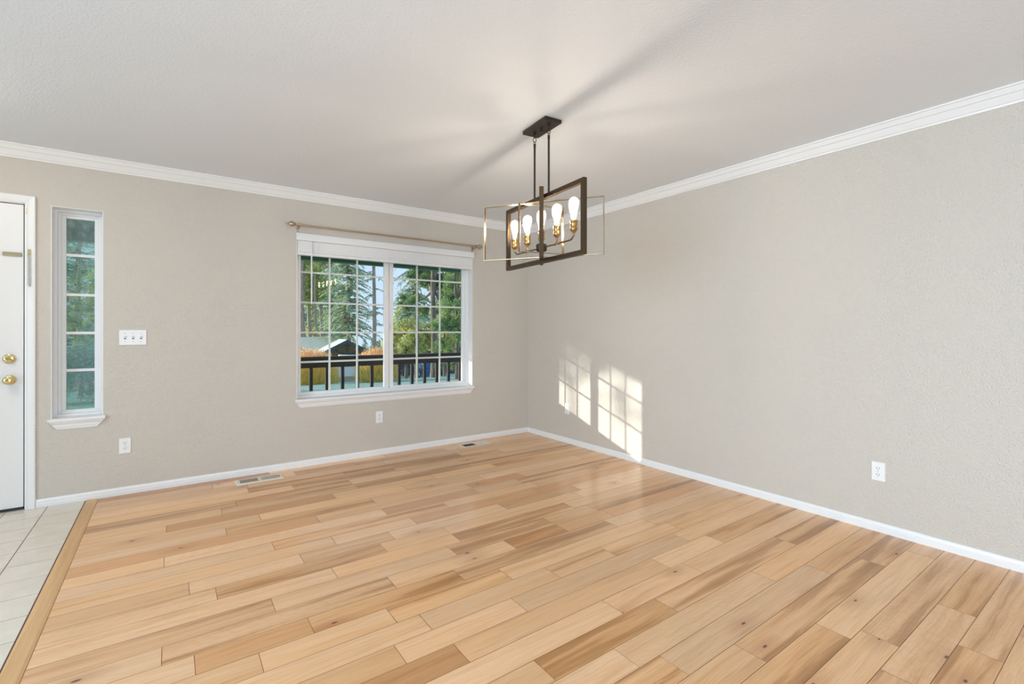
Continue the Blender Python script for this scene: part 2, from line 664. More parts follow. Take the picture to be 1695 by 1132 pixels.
TONES = [(-1.72, -2.33, 0.80), (-1.76, -2.09, 0.74), (-1.70, -2.69, 0.66), (-1.98, -2.44, 0.66), (-1.83, -3.20, 0.60), (-2.03, -3.45, 0.62),
         (-1.91, -3.51, 0.22), (-1.99, -2.14, 0.72), (-2.42, -2.50, 0.66), (-1.05, -3.53, 0.68), (-0.33, -3.17, 0.66), (-1.42, -3.74, 0.66),
         (-0.41, -3.91, 0.56), (-0.61, -4.05, 0.64), (-1.15, -4.09, 0.56), (-2.68, -0.61, 0.72), (-2.33, -0.22, 0.74), (-2.29, -0.47, 0.72),
         (-2.04, -0.80, 0.74), (-1.67, -0.43, 0.78), (-1.68, -0.62, 0.72), (-2.76, -0.79, 0.66), (-2.76, -2.35, 0.64), (-3.46, -2.21, 0.60),
         (-3.05, -1.97, 0.58), (-2.66, -2.61, 0.50), (-2.18, -2.98, 0.42), (-1.25, -3.46, 0.34), (-3.46, -0.70, 0.70)]
r_lo = int(math.floor((YN - ROW0) / ROW))
r_hi = int(math.ceil((0.0 - ROW0) / ROW))
bm = BM()
lay = bm.loops.layers.float_color.new('plank')
GAP, DEPTH = 0.0012, 0.0014
for r in range(r_lo, r_hi):
    y0 = max(YN, ROW0 + r * ROW)
    y1 = min(0.0, ROW0 + (r + 1) * ROW)
    if y1 - y0 < 0.005:
        continue
    cuts = sorted(x for x, y in BUTTS if ROW0 + r * ROW < y < ROW0 + (r + 1) * ROW)
    xs = [PX0] + cuts + [PX1]
    full = [PX0]
    for a, b in zip(xs, xs[1:]):
        x = a
        while b - x > (1.35 if cuts else 1.1):
            step = rnd.choice((0.4, 0.5, 0.6, 0.7, 0.8, 0.9, 1.0, 1.1))
            if b - (x + step) < 0.28:
                break
            x += step + rnd.uniform(-0.02, 0.02)
            full.append(x)
        full.append(b)
    for x0, x1 in zip(full, full[1:]):
        tone = min(0.60, max(0.05, rnd.gauss(0.24, 0.09)))
        if rnd.random() < 0.08:
            tone = rnd.uniform(0.52, 0.68)
        for tx, ty, tv in TONES:
            if x0 < tx < x1 and y0 < ty < y1:
                tone = 0.5 + (tv - 0.5) * 0.72
        c = (tone, rnd.random(), rnd.random(), 1)
        g, d = GAP, DEPTH
        top = [bm.verts.new(p) for p in ((x0 + g, y0 + g, 0), (x1 - g, y0 + g, 0), (x1 - g, y1 - g, 0), (x0 + g, y1 - g, 0))]
        low = [bm.verts.new(p) for p in ((x0, y0, -d), (x1, y0, -d), (x1, y1, -d), (x0, y1, -d))]
        fs = [bm.faces.new(top)]
        for i in range(4):
            j = (i + 1) % 4
            fs.append(bm.faces.new((low[i], low[j], top[j], top[i])))
        for f in fs[:1]:
            for lp in f.loops:
                lp[lay] = c
        for f in fs[1:]:
            for lp in f.loops:
                lp[lay] = (1.15, c[1], 0.2, 1)
box_c = (0.6, 0.5, 0.5, 1)
n0 = len(bm.faces)
box(bm, PX0, PX1 + 0.15, YN - 0.15, WT, -0.12, -0.0016)
bm.faces.ensure_lookup_table()
for f in bm.faces[n0:]:
    for lp in f.loops:
        lp[lay] = box_c
structure('floor', bm, M['planks'], 'natural hickory plank floor with mixed pale and brown boards', 'floor')

# ---- tile entry floor (an own structure) and the oak border between the two
TX1 = -3.957
TP = 0.2077
bm = BM()
ty = -0.0155
rows = 0
xs_t = []
x = -4.154
xs_t = [TX1 - 0.003, -4.154]
while xs_t[-1] > XL:
    xs_t.append(xs_t[-1] - 0.2045)
ys_t = [WT]
y = -0.0155
while y > YN:
    ys_t.append(y)
    y -= TP
g = 0.0022
for a, b in zip(xs_t, xs_t[1:]):
    for c, d in zip(ys_t, ys_t[1:]):
        x0, x1, y0, y1 = max(b, XL) + g, a - g, max(d, YN) + 0.0028, c - 0.0028
        if x1 - x0 < 0.01 or y1 - y0 < 0.01:
            continue
        box(bm, x0, x1, y0, y1, -0.008, 0.0, 0)
box(bm, XL - 0.15, TX1, YN - 0.15, WT, -0.12, -0.0018, 1)
structure('floor_entry', bm, [M['tile'], M['grout']], 'cream glazed square tiles of the entry by the front door', 'floor')

bm = BM()
prism(bm, [(TX1 + 0.002, -0.0015), (TX1 + 0.004, 0.0035), (TX1 + 0.009, 0.0045), (PX0 - 0.012, 0.0035), (PX0 - 0.001, 0.0008), (PX0 - 0.001, -0.0015)],
      lambda a, b: (a, YN, b), lambda a, b: (a, -0.0125, b))
box(bm, TX1, PX0, YN, WT, -0.12, -0.0016)
structure('trim_3', bm, M['oak_strip'], 'oak border strip between the plank floor and the entry tiles', 'trim')

# ---- baseboards
BH, BT = 0.0555, 0.012
prof = [(0, 0), (BT, 0), (BT, 0.027), (BT - 0.003, 0.030), (BT - 0.003, 0.034), (BT - 0.001, 0.037), (BT - 0.004, 0.049), (BT - 0.009, BH), (0, BH)]
bm = BM()
prism(bm, prof, lambda a, b: (-4.2125, -a, b), lambda a, b: (-a, -a, b))
structure('baseboard_back', bm, M['trim'], 'low white moulded baseboard under both windows', 'baseboard')
bm = BM()
prism(bm, prof, lambda a, b: (-a, -a, b), lambda a, b: (-a, YN, b))
structure('baseboard_right', bm, M['trim'], 'low white moulded baseboard along the long side wall', 'baseboard')

# ---- crown moulding
CP, CH = 0.066, 0.083
cprof = [(0, 0), (0, -CH), (0.007, -CH), (0.010, -CH + 0.010), (0.016, -CH + 0.013), (0.024, -CH + 0.026), (0.033, -CH + 0.040),
         (0.036, -CH + 0.046), (0.044, -CH + 0.049), (0.051, -CH + 0.061), (0.056, -CH + 0.068), (0.058, -CH + 0.072), (CP, -CH + 0.074), (CP, 0)]
bm = BM()
prism(bm, cprof, lambda a, b: (XL, -a, H + b), lambda a, b: (-a, -a, H + b))
structure('trim_1', bm, M['trim'], 'white crown moulding above the window wall', 'trim')
bm = BM()
prism(bm, cprof, lambda a, b: (-a, -a, H + b), lambda a, b: (-a, YN, H + b))
structure('trim_2', bm, M['trim'], 'white crown moulding above the long side wall', 'trim')


# ------------------------------------------------------------------ windows
def rect_ring(bm, x0, x1, z0, z1, w, y0, y1, wb=None, wt=None, wl=None, wr=None):
    wb = w if wb is None else wb
    wt = w if wt is None else wt
    wl = w if wl is None else wl
    wr = w if wr is None else wr
    box(bm, x0, x0 + wl, y0, y1, z0, z1)
    box(bm, x1 - wr, x1, y0, y1, z0, z1)
    box(bm, x0 + wl, x1 - wr, y0, y1, z0, z0 + wb)
    box(bm, x0 + wl, x1 - wr, y0, y1, z1 - wt, z1)


def sill_and_apron(parent, x0, x1, ztop, over, depth_in):
    b = BM()
    prism(b, [(depth_in, ztop - 0.022), (-0.026, ztop - 0.022), (-0.031, ztop - 0.017), (-0.031, ztop - 0.005), (-0.026, ztop), (depth_in, ztop)],
          lambda a, c: (x0, a, c) if a > 0 else (x0 - over, a, c), lambda a, c: (x1, a, c) if a > 0 else (x1 + over, a, c))
    obj('sill', b, M['trim'], parent)
    b = BM()
    zb = ztop - 0.076
    pf = [(0.0, ztop - 0.022), (-0.022, ztop - 0.022), (-0.021, ztop - 0.030), (-0.013, ztop - 0.042), (-0.012, ztop - 0.055), (-0.007, zb + 0.006), (-0.006, zb), (0.0, zb)]

    def off(c):
        return (ztop - 0.022 - c) * 0.75
    prism(b, pf, lambda a, c: (x0 - over * 0.6 + off(c), a, c), lambda a, c: (x1 + over * 0.6 - off(c), a, c))
    obj('apron', b, M['trim'], parent)


w1 = thing('window_1', ((WX0 + WX1) / 2, 0.10, WZ0), 'wide white sliding window with a grid, looking onto the porch', 'window', kind='structure')
bm = BM()
rect_ring(bm, WX0, WX1, WZ0, WZ1, 0.022, 0.095, 0.155)
rect_ring(bm, WX0 + 0.022, WX1 - 0.022, WZ0 + 0.022, WZ1 - 0.022, 0.012, 0.105, 0.155)
obj('window_frame', bm, M['vinyl'], w1, bevel=0.002)
# drywall return painted white
bm = BM()
t = 0.004
box(bm, WX0, WX0 + t, 0.0, 0.095, WZ0, WZ1)
box(bm, WX1 - t, WX1, 0.0, 0.095, WZ0, WZ1)
box(bm, WX0 + t, WX1 - t, 0.0, 0.095, WZ1 - t, WZ1)
obj('window_return', bm, M['trim'], w1)


def sash(parent, gx0, gx1, x0, x1, y0, y1, gy):
    GZ0, GZ1 = 0.647, 2.010
    f = BM()
    rect_ring(f, x0, x1, WZ0 + 0.026, WZ1 - 0.026, 0, y0, y1, wb=GZ0 - WZ0 - 0.026, wt=0.02, wl=gx0 - x0, wr=x1 - gx1)
    s = obj('sash', f, M['vinyl'], parent, bevel=0.003)
    gl = BM()
    box(gl, gx0 - 0.003, gx1 + 0.003, gy - 0.002, gy + 0.002, GZ0 - 0.003, GZ1 + 0.003)
    obj('glass', gl, M['glass'], s)
    mu = BM()
    mw, gym = 0.0085, gy + 0.008
    for k in (1, 2):
        xm = gx0 + (gx1 - gx0) * k / 3
        box(mu, xm - mw, xm + mw, gym - 0.004, gym + 0.004, GZ0, GZ1)
    for z in (0.917, 1.188, 1.463, 1.740):
        box(mu, gx0, gx1, gym - 0.0045, gym + 0.0045, z - mw, z + mw)
    obj('muntin_grid', mu, M['muntin'], s)
    return s


s_l = sash(w1, -2.511, -1.735, -2.534, -1.686, 0.108, 0.128, 0.128)
s_r = sash(w1, -1.631, -0.833, -1.686, -0.803, 0.120, 0.148, 0.132)
bm = BM()
box(bm, -1.702, -1.690, 0.098, 0.108, 1.235, 1.275)
box(bm, -1.706, -1.694, 0.090, 0.100, 1.225, 1.248)
obj('latch', bm, M['vinyl'], w1, bevel=0.002)
sill_and_apron(w1, WX0, WX1, WZ0 + 0.003, 0.014, 0.095)

w2 = thing('window_2', ((SX0 + SX1) / 2, 0.10, SZ0), 'tall narrow sidelight window with dusty glass beside the front door', 'window', kind='structure')
bm = BM()
rect_ring(bm, SX0, SX1, SZ0, SZ1, 0.020, 0.095, 0.155)
rect_ring(bm, SX0 + 0.020, SX1 - 0.020, SZ0 + 0.020, SZ1 - 0.020, 0.018, 0.108, 0.155)
obj('window_frame', bm, M['vinyl'], w2, bevel=0.003)
bm = BM()
box(bm, SX0, SX0 + t, 0.0, 0.095, SZ0, SZ1)
box(bm, SX1 - t, SX1, 0.0, 0.095, SZ0, SZ1)
box(bm, SX0 + t, SX1 - t, 0.0, 0.095, SZ1 - t, SZ1)
obj('window_return', bm, M['trim'], w2)
f = BM()
rect_ring(f, SX0 + 0.038, SX1 - 0.038, SZ0 + 0.030, SZ1 - 0.036, 0, 0.118, 0.148, wb=0.015, wt=0.020, wl=0.024, wr=0.020)
ss = obj('sash', f, M['vinyl'], w2, bevel=0.002)
gl = BM()
box(gl, SX0 + 0.055, SX1 - 0.052, 0.130, 0.134, 0.634, 2.014)
obj('glass', gl, M['dusty_glass'], ss)
mu = BM()
for z in (0.919, 1.188, 1.464, 1.748):
    box(mu, SX0 + 0.06, SX1 - 0.057, 0.120, 0.1295, z - 0.0095, z + 0.0095)
obj('muntin_grid', mu, M['muntin'], ss)
sill_and_apron(w2, SX0, SX1, SZ0 + 0.003, 0.014, 0.095)

# ------------------------------------------------------------------ front door
d1 = thing('door_1', ((DX0 + DX1) / 2, 0.03, 0), 'white painted front door with brass knob, deadbolt and chain track', 'door', kind='structure')
bm = BM()
SL0, SL1 = DX0 + 0.012, -4.2745
box(bm, SL0, SL1, 0.006, 0.050, 0.020, 2.051)
obj('door_slab', bm, M['door'], d1, bevel=0.002)
bm = BM()
box(bm, SL0, SL1, 0.002, 0.052, 0.006, 0.021)
obj('door_sweep', bm, M['rubber'], d1)
bm = BM()
box(bm, SL1 + 0.0005, SL1 + 0.006, 0.012, 0.05, 0.004, 2.055)
box(bm, SL0, SL1 + 0.006, 0.012, 0.05, 2.0515, 2.056)
obj('weatherstrip', bm, M['rubber'], d1)
bm = BM()
box(bm, SL1 + 0.006, DX1 + 0.004, 0.0, WT, 0.0, DZ1)
box(bm, DX0, DX1, 0.0, WT, 2.056, DZ1 + 0.004)
box(bm, DX0 - 0.004, SL0, 0.0, WT, 0.0, DZ1)
obj('door_jamb', bm, M['trim'], d1)
# moulded casing
cas = [(0.0, 0.0), (0.0, -0.010), (0.008, -0.013), (0.014, -0.011), (0.022, -0.014), (0.036, -0.017), (0.046, -0.018), (0.050, -0.016), (0.052, -0.010), (0.052, 0.0)]
bm = BM()
CZ = 2.061
prism(bm, cas, lambda a, b: (-4.265 + a, b, 0.0), lambda a, b: (-4.265 + a, b, CZ + a))
prism(bm, cas, lambda a, b: (-4.265 + a, b, CZ + a), lambda a, b: (DX0 - a, b, CZ + a))
prism(bm, cas, lambda a, b: (DX0 - a, b, 0.0), lambda a, b: (DX0 - a, b, CZ + a))
obj('door_casing', bm, M['trim'], d1)
bm = BM()
box(bm, -5.19, -4.262, -0.008, 0.10, -0.001, 0.006)
obj('threshold', bm, M['steel'], d1)
FACE = Matrix.Rotation(PI / 2, 4, 'X')        # local z -> world -y


def on_door(x, z, y=0.006):
    return Matrix.Translation((x, y, z)) @ FACE


bm = BM()
lathe(bm, [(0.031, 0), (0.031, 0.004), (0.028, 0.008), (0.015, 0.012), (0.011, 0.020), (0.011, 0.030), (0.018, 0.034), (0.025, 0.042), (0.0275, 0.052), (0.025, 0.061), (0.016, 0.066), (0.006, 0.067), (0.0, 0.067)], 28, on_door(-4.338, 0.877))
obj('door_knob', bm, M['brass'], d1, smooth=True)
bm = BM()
lathe(bm, [(0.032, 0), (0.032, 0.004), (0.029, 0.010), (0.020, 0.014), (0.012, 0.015), (0.0, 0.015)], 28, on_door(-4.341, 1.018))
db = obj('deadbolt', bm, M['brass'], d1, smooth=True)
bm = BM()
box(bm, -0.022, 0.022, -0.034, -0.019, -0.006, 0.006)
bmesh.ops.rotate(bm, verts=bm.verts, cent=(0, 0, 0), matrix=Matrix.Rotation(R(28), 3, 'Y'))
bmesh.ops.translate(bm, verts=bm.verts, vec=(-4.339, 0.006, 1.018))
obj('thumb_turn', bm, M['brass'], db, bevel=0.003)
# chain-lock track on the slab
bm = BM()
box(bm, -4.372, -4.283, 0.0025, 0.006, 1.703, 1.727)
box(bm, -4.372, -4.283, -0.006, 0.003, 1.722, 1.727)
box(bm, -4.372, -4.283, -0.006, 0.003, 1.703, 1.708)
box(bm, -4.372, -4.366, -0.006, 0.003, 1.703, 1.727)
box(bm, -4.289, -4.283, -0.006, 0.003, 1.703, 1.727)
box(bm, -4.364, -4.291, -0.0025, 0.003, 1.713, 1.717)
obj('chain_track', bm, M['dull_brass'], d1, bevel=0.001)
bm = BM()
lathe(bm, [(0.006, 0), (0.006, 0.0015), (0.0, 0.002)], 12, on_door(-4.333, 0.660))
obj('filler_plug', bm, M['plate'], d1)
bm = BM()
box(bm, -4.262, -4.255, -0.0135, -0.010, 1.985, 2.030)
obj('strike_mark', bm, M['dull_brass'], d1)

# chain hanging from the casing
ch = thing('door_chain', (-4.243, -0.016, 1.75), 'steel door chain hanging from a small brass keeper on the door casing', 'chain')
bm = BM()
box(bm, -4.250, -4.236, -0.020, -0.0155, 1.712, 1.752)
box(bm, -4.247, -4.239, -0.026, -0.019, 1.716, 1.732)
obj('keeper_plate', bm, M['brass'], ch, bevel=0.001)
bm = BM()
z = 1.706
k = 0
while z > 1.525:
    ring(bm, (-4.243 + (0.002 if k % 2 else -0.002), -0.0235, z), (0.62, -1, 0) if k % 2 else (-0.62, -1, 0), 0.0055, 0.0014, 12, 6, 1.5)
    z -= 0.0128
    k += 1
obj('chain_links', bm, M['steel'], ch, smooth=True)
bm = BM()
lathe(bm, [(0.003, 0), (0.0045, 0.003), (0.0045, 0.012), (0.007, 0.015), (0.007, 0.018), (0, 0.019)], 12, Matrix.Translation((-4.2435, -0.0235, 1.502)))
obj('slider_knob', bm, M['steel'], ch, smooth=True)


# ------------------------------------------------------------------ outlets and switch
def outlet(loc, rz, label):
    """built facing -y at the origin, then turned"""
    t = thing('wall_outlet', (0, 0, 0), label, 'outlet', 'duplex outlets low on the walls')
    b = BM()
    prism(b, [(-0.035, -0.057), (0.035, -0.057), (0.035, 0.057), (-0.035, 0.057)], lambda a, c: (a, 0, c), lambda a, c: (a * 0.93, -0.006, c * 0.955))
    obj('cover_plate', b, M['plate'], t, bevel=0.0015)
    for s in (-1, 1):
        b = BM()
        pts = [(0.0165 * math.cos(a), 0.0165 * math.sin(a)) for a in [2 * PI * i / 24 for i in range(24)]]
        pts = [(x, max(-0.0135, min(0.0135, y))) for x, y in pts]
        prism(b, pts, lambda a, c: (a, -0.0055, c + s * 0.0195), lambda a, c: (a, -0.0078, c + s * 0.0195))
        rc = obj('receptacle', b, M['plate'], t)
        b = BM()
        for dx, hh in ((-0.0065, 0.0045), (0.0065, 0.0037)):
            box(b, dx - 0.0013, dx + 0.0013, -0.0084, -0.0077, s * 0.0195 + 0.003 - hh, s * 0.0195 + 0.003 + hh)
        lathe(b, [(0.0024, 0), (0.0024, 0.0007), (0, 0.0007)], 10, Matrix.Translation((0, -0.0077, s * 0.0195 - 0.0075)) @ FACE)
        obj('slots', b, M['slot'], rc)
    b = BM()
    lathe(b, [(0.0032, 0), (0.0032, 0.0012), (0, 0.002)], 12, Matrix.Translation((0, -0.006, 0)) @ FACE)
    obj('screw', b, M['steel'], t)
    t.location = loc
    t.rotation_euler = (0, 0, rz)
    return t


outlet((-3.742, 0.0, 0.357), 0, 'white duplex outlet low on the wall under the light switch plate')
outlet((-1.819, 0.0, 0.366), 0, 'white duplex outlet below the sill of the wide window')
outlet((0.0, -0.693, 0.368), R(-90), 'white duplex outlet at the edge of the sun patch near the corner')
outlet((0.0, -3.468, 0.361), R(-90), 'white duplex outlet on the long side wall, far from the sun patches')

sw = thing('light_switch', (-3.6965, 0.0, 1.154), 'white three-gang toggle switch plate beside the sidelight window', 'light switch')
bm = BM()
prism(bm, [(-0.081, -0.057), (0.081, -0.057), (0.081, 0.057), (-0.081, 0.057)], lambda a, c: (-3.6965 + a, 0, 1.154 + c), lambda a, c: (-3.6965 + a * 0.965, -0.0065, 1.154 + c * 0.955))
obj('cover_plate', bm, M['plate'], sw, bevel=0.0015)
for dx in (-0.046, 0.0, 0.046):
    bm = BM()
    prism(bm, [(-0.0065, 0.0005), (-0.0105, 0.0005 - 0.006), (-0.020, 0.009), (-0.0185, 0.0135), (-0.0065, 0.0105)],
          lambda a, c: (-3.6965 + dx - 0.0042, a, 1.154 + c), lambda a, c: (-3.6965 + dx + 0.0042, a, 1.154 + c))
    tg = obj('toggle', bm, M['plate'], sw)
    bm = BM()
    box(bm, -3.6965 + dx - 0.0052, -3.6965 + dx + 0.0052, -0.0072, -0.0062, 1.154 - 0.012, 1.154 + 0.012)
    obj('toggle_slot', bm, M['slot'], tg)
    for s in (-1, 1):
        bm = BM()
        lathe(bm, [(0.0034, 0), (0.0034, 0.0012), (0, 0.002)], 12, Matrix.Translation((-3.6965 + dx, -0.0065, 1.154 + s * 0.030)) @ FACE)
        obj('screw', bm, M['steel'], sw)

# ------------------------------------------------------------------ floor registers
fv = thing('floor_register', (-2.882, -0.187, 0), 'cream metal floor register with dark louvre slots near the entry', 'floor vent', 'floor registers under the windows')
x0, x1, y0, y1 = -3.052, -2.712, -0.258, -0.116
bm = BM()
prism(bm, [(x0, y0), (x1, y0), (x1, y1), (x0, y1)], lambda a, b: (a, b, 0.0), lambda a, b: (a + (0.006 if a < -2.9 else -0.006), b + (0.006 if b < -0.19 else -0.006), 0.0045))
obj('register_frame', bm, M['register'], fv)
bm = BM()
for i in range(11):
    xx = x0 + 0.032 + i * 0.0115
    box(bm, xx, xx + 0.0065, y0 + 0.026, y1 - 0.026, 0.0046, 0.0052)
for i in range(11):
    xx = x0 + 0.185 + i * 0.0115
    box(bm, xx, xx + 0.0045, y0 + 0.026, y1 - 0.026, 0.0046, 0.0052)
obj('louvre_slots', bm, M['duct'], fv)
bm = BM()
box(bm, x1 - 0.030, x1 - 0.022, -0.190, -0.178, 0.0045, 0.009)
obj('damper_lever', bm, M['duct'], fv)

fv2 = thing('floor_register', (-0.838, -0.172, 0), 'cream floor register with a half open damper close to the corner', 'floor vent', 'floor registers under the windows')
x0, x1, y0, y1 = -1.008, -0.668, -0.243, -0.104
bm = BM()
rect = [(x0, y0), (x1, y0), (x1, y1), (x0, y1)]
for (a0, a1, b0, b1) in ((x0, x0 + 0.022, y0, y1), (x1 - 0.022, x1, y0, y1), (x0 + 0.022, x1 - 0.022, y0, y0 + 0.022), (x0 + 0.022, x1 - 0.022, y1 - 0.022, y1)):
    box(bm, a0, a1, b0, b1, 0.0, 0.0045)
box(bm, x0 + 0.160, x0 + 0.170, y0 + 0.022, y1 - 0.022, 0.0, 0.0043)
obj('register_frame', bm, M['register'], fv2, bevel=0.001)
bm = BM()
box(bm, x0 + 0.022, x0 + 0.160, y0 + 0.022, y1 - 0.022, 0.0004, 0.0010)
obj('open_grille', bm, M['duct'], fv2)
bm = BM()
box(bm, x0 + 0.170, x1 - 0.022, y0 + 0.022, y1 - 0.022, 0.0004, 0.0020)
for i in range(10):
    xx = x0 + 0.178 + i * 0.0135
    box(bm, xx, xx + 0.006, y0 + 0.024, y1 - 0.024, 0.0018, 0.0035)
obj('closed_grille', bm, M['register'], fv2)

# ------------------------------------------------------------------ blind
bl = thing('window_blind', ((WX0 + WX1) / 2, -0.01, 2.065), 'raised white slat blind stacked at the top of the wide window', 'window blind')
BX0, BX1 = WX0 - 0.003, WX1 + 0.003
bm = BM()
box(bm, BX0 - 0.004, BX1 + 0.004, -0.022, -0.0015, 2.003, 2.065)
obj('valance', bm, M['blind'], bl, bevel=0.002)
bm = BM()
box(bm, WX0 + 0.006, WX1 - 0.006, 0.004, 0.048, 2.006, 2.040)
obj('headrail', bm, M['blind'], bl)
zz = 1.9025
i = 0
bm = BM()
zs = []
while zz < 2.002:
    zs.append(zz)
    zz += 0.0083
for i, z in enumerate(zs):
    ofs = rnd.uniform(-0.0015, 0.0015)
    w = 0.0
    prism(bm, [(-0.006 + ofs, z), (0.020 + ofs, z + 0.0002), (0.044 + ofs, z), (0.044 + ofs, z + 0.0078), (0.020 + ofs, z + 0.0082), (-0.006 + ofs, z + 0.0078)],
          lambda a, c: (WX0 + 0.007 + w, a, c), lambda a, c: (WX1 - 0.007 - w, a, c))
obj('slats', bm, M['blind'], bl)
bm = BM()
box(bm, WX0 + 0.006, WX1 - 0.006, -0.007, 0.044, 1.876, 1.9015)
obj('bottom_rail', bm, M['blind'], bl, bevel=0.003)
for xt in (-2.39, -2.05, -1.72, -1.36, -0.99):
    bm = BM()
    box(bm, xt - 0.003, xt + 0.003, -0.0095, -0.0082, 1.874, 2.004)
    obj('ladder_tape', bm, M['blind'], bl)
bm = BM()
tube(bm, [(-2.447, -0.016, 2.003), (-2.447, -0.016, 1.985), (-2.447, -0.016, 1.465)], [0.004, 0.0065, 0.0065], 8)
tube(bm, [(-2.447, -0.016, 1.467), (-2.447, -0.016, 1.452), (-2.447, -0.016, 1.44)], [0.0065, 0.0085, 0.006], 8)
obj('tilt_wand', bm, M['blind'], bl, smooth=True)

# ------------------------------------------------------------------ curtain rod
cr = thing('curtain_rod', (-1.66, -0.075, 2.125), 'thin bronze curtain rod with round finials above the wide window', 'curtain rod')
bm = BM()
tube(bm, [(-2.60, -0.075, 2.126), (-0.745, -0.075, 2.123)], 0.0085, 14)
obj('rod', bm, M['rod'], cr, smooth=True)
RX = Matrix.Rotation(-PI / 2, 4, 'Y')
fin = [(0.0085, -0.012), (0.014, -0.010), (0.014, -0.003), (0.010, 0.0), (0.012, 0.005), (0.020, 0.012), (0.0245, 0.022), (0.0245, 0.030), (0.021, 0.040), (0.014, 0.048), (0.007, 0.053), (0.005, 0.060), (0.002, 0.070), (0, 0.071)]
for x, s, z in ((-2.595, 1, 2.126), (-0.750, -1, 2.123)):
    bm = BM()
    lathe(bm, fin, 22, Matrix.Translation((x, -0.075, z)) @ (RX if s > 0 else Matrix.Rotation(PI / 2, 4, 'Y')))
    obj('finial', bm, M['rod'], cr, smooth=True)
for x in (-2.560, -0.775):
    bm = BM()
    box(bm, x - 0.008, x + 0.008, -0.004, 0.0, 2.075, 2.135)
    tube(bm, [(x, -0.003, 2.10), (x, -0.035, 2.100), (x, -0.066, 2.104), (x, -0.074, 2.112)], 0.0055, 8)
    ring(bm, (x, -0.075, 2.1245), (1, 0, 0), 0.0125, 0.0035, 16, 6)
    obj('bracket', bm, M['rod'], cr, smooth=True)

# ------------------------------------------------------------------ chandelier
CX, CY = -1.657, -2.2888
CA = R(-95.6)


def at_axis(ang, s, n, z):
    c, q = math.cos(ang), math.sin(ang)
    return Vector((CX + c * s - q * n, CY + q * s + c * n, z))


def rbox(bm, ang, s0, s1, n0, n1, z0, z1):
    vs = box(bm, s0, s1, n0, n1, z0, z1)
    for v in vs:
        v.co = at_axis(ang, v.co.x, v.co.y, v.co.z)


chd = thing('chandelier', (CX, CY, H), 'five-bulb chandelier of crossed bronze and brass rectangles hanging from two rods', 'chandelier')
bm = BM()
rbox(bm, CA, -0.126, 0.126, -0.0575, 0.0575, 2.419, H)
canopy = obj('canopy', bm, M['bronze'], chd, bevel=0.002)
bm = BM()
lathe(bm, [(0.009, 0.0), (0.009, -0.012), (0.005, -0.015), (0, -0.016)], 16, Matrix.Translation(at_axis(CA, 0, 0, 2.419)))
obj('canopy_nut', bm, M['bronze'], canopy, smooth=True)
for s in (-0.0765, 0.0765):
    p = at_axis(CA, s, 0, 0)
    bm = BM()
    lathe(bm, [(0.009, 0), (0.009, -0.006), (0.004, -0.010), (0, -0.010)], 14, Matrix.Translation((p.x, p.y, 2.419)))
    ring(bm, (p.x, p.y, 2.402), (math.cos(CA), math.sin(CA), 0), 0.007, 0.0018, 14, 6)
    ring(bm, (p.x, p.y, 2.381), (-0.63, -0.77, 0), 0.0095, 0.0020, 18, 6, 1.45)
    ring(bm, (p.x, p.y, 2.362), (math.cos(CA), math.sin(CA), 0), 0.006, 0.0018, 14, 6)
    obj('hanging_loop', bm, M['bronze'], chd, smooth=True)
    bm = BM()
    tube(bm, [(p.x, p.y, 2.356), (p.x, p.y, 2.335), (p.x, p.y, 2.334), (p.x, p.y, 2.014)], [0.0075, 0.0075, 0.0062, 0.0062], 14)
    obj('rod', bm, M['bronze'], chd, smooth=True)


def bar_frame(name, ang, half, z0, z1, w, n, mat, bev):
    b = BM()
    rbox(b, ang, -half, -half + w, -n / 2, n / 2, z0, z1)
    rbox(b, ang, half - w, half, -n / 2, n / 2, z0, z1)
    rbox(b, ang, -half + w, half - w, -n / 2, n / 2, z0, z0 + w)
    rbox(b, ang, -half + w, half - w, -n / 2, n / 2, z1 - w, z1)
    bmesh.ops.remove_doubles(b, verts=b.verts, dist=1e-5)
    return obj(name, b, mat, chd, bevel=bev)


o = bar_frame('long_frame', CA, 0.416, 1.612, 2.017, 0.025, 0.023, M['frame_bronze'], 0.0008)
o['label'] = 'long dark bronze rectangle'
o = bar_frame('short_frame', R(-129.2), 0.197, 1.630, 2.018, 0.024, 0.025, M['frame_bronze'], 0.0008)
o['label'] = 'short dark bronze rectangle'
o = bar_frame('strip_frame', R(-56.7), 0.375, 1.646, 1.983, 0.0032, 0.024, M['strip'], 0)
o['label'] = 'long thin brass rectangle'
o = bar_frame('strip_frame', R(-12.3), 0.148, 1.675, 1.960, 0.0032, 0.024, M['strip'], 0)
o['label'] = 'small thin brass rectangle'
bm = BM()
lathe(bm, [(0, 1.600), (0.006, 1.600), (0.0065, 1.612), (0.0065, 1.625), (0.008, 1.640), (0.008, 1.680), (0.020, 1.683), (0.031, 1.688), (0.033, 1.692), (0.033, 1.722), (0.030, 1.727), (0.013, 1.730), (0.013, 1.742), (0, 1.742)],
      24, Matrix.Translation((CX, CY, 0)))
obj('hub', bm, M['bronze'], chd, smooth=True)
ZA = 1.706
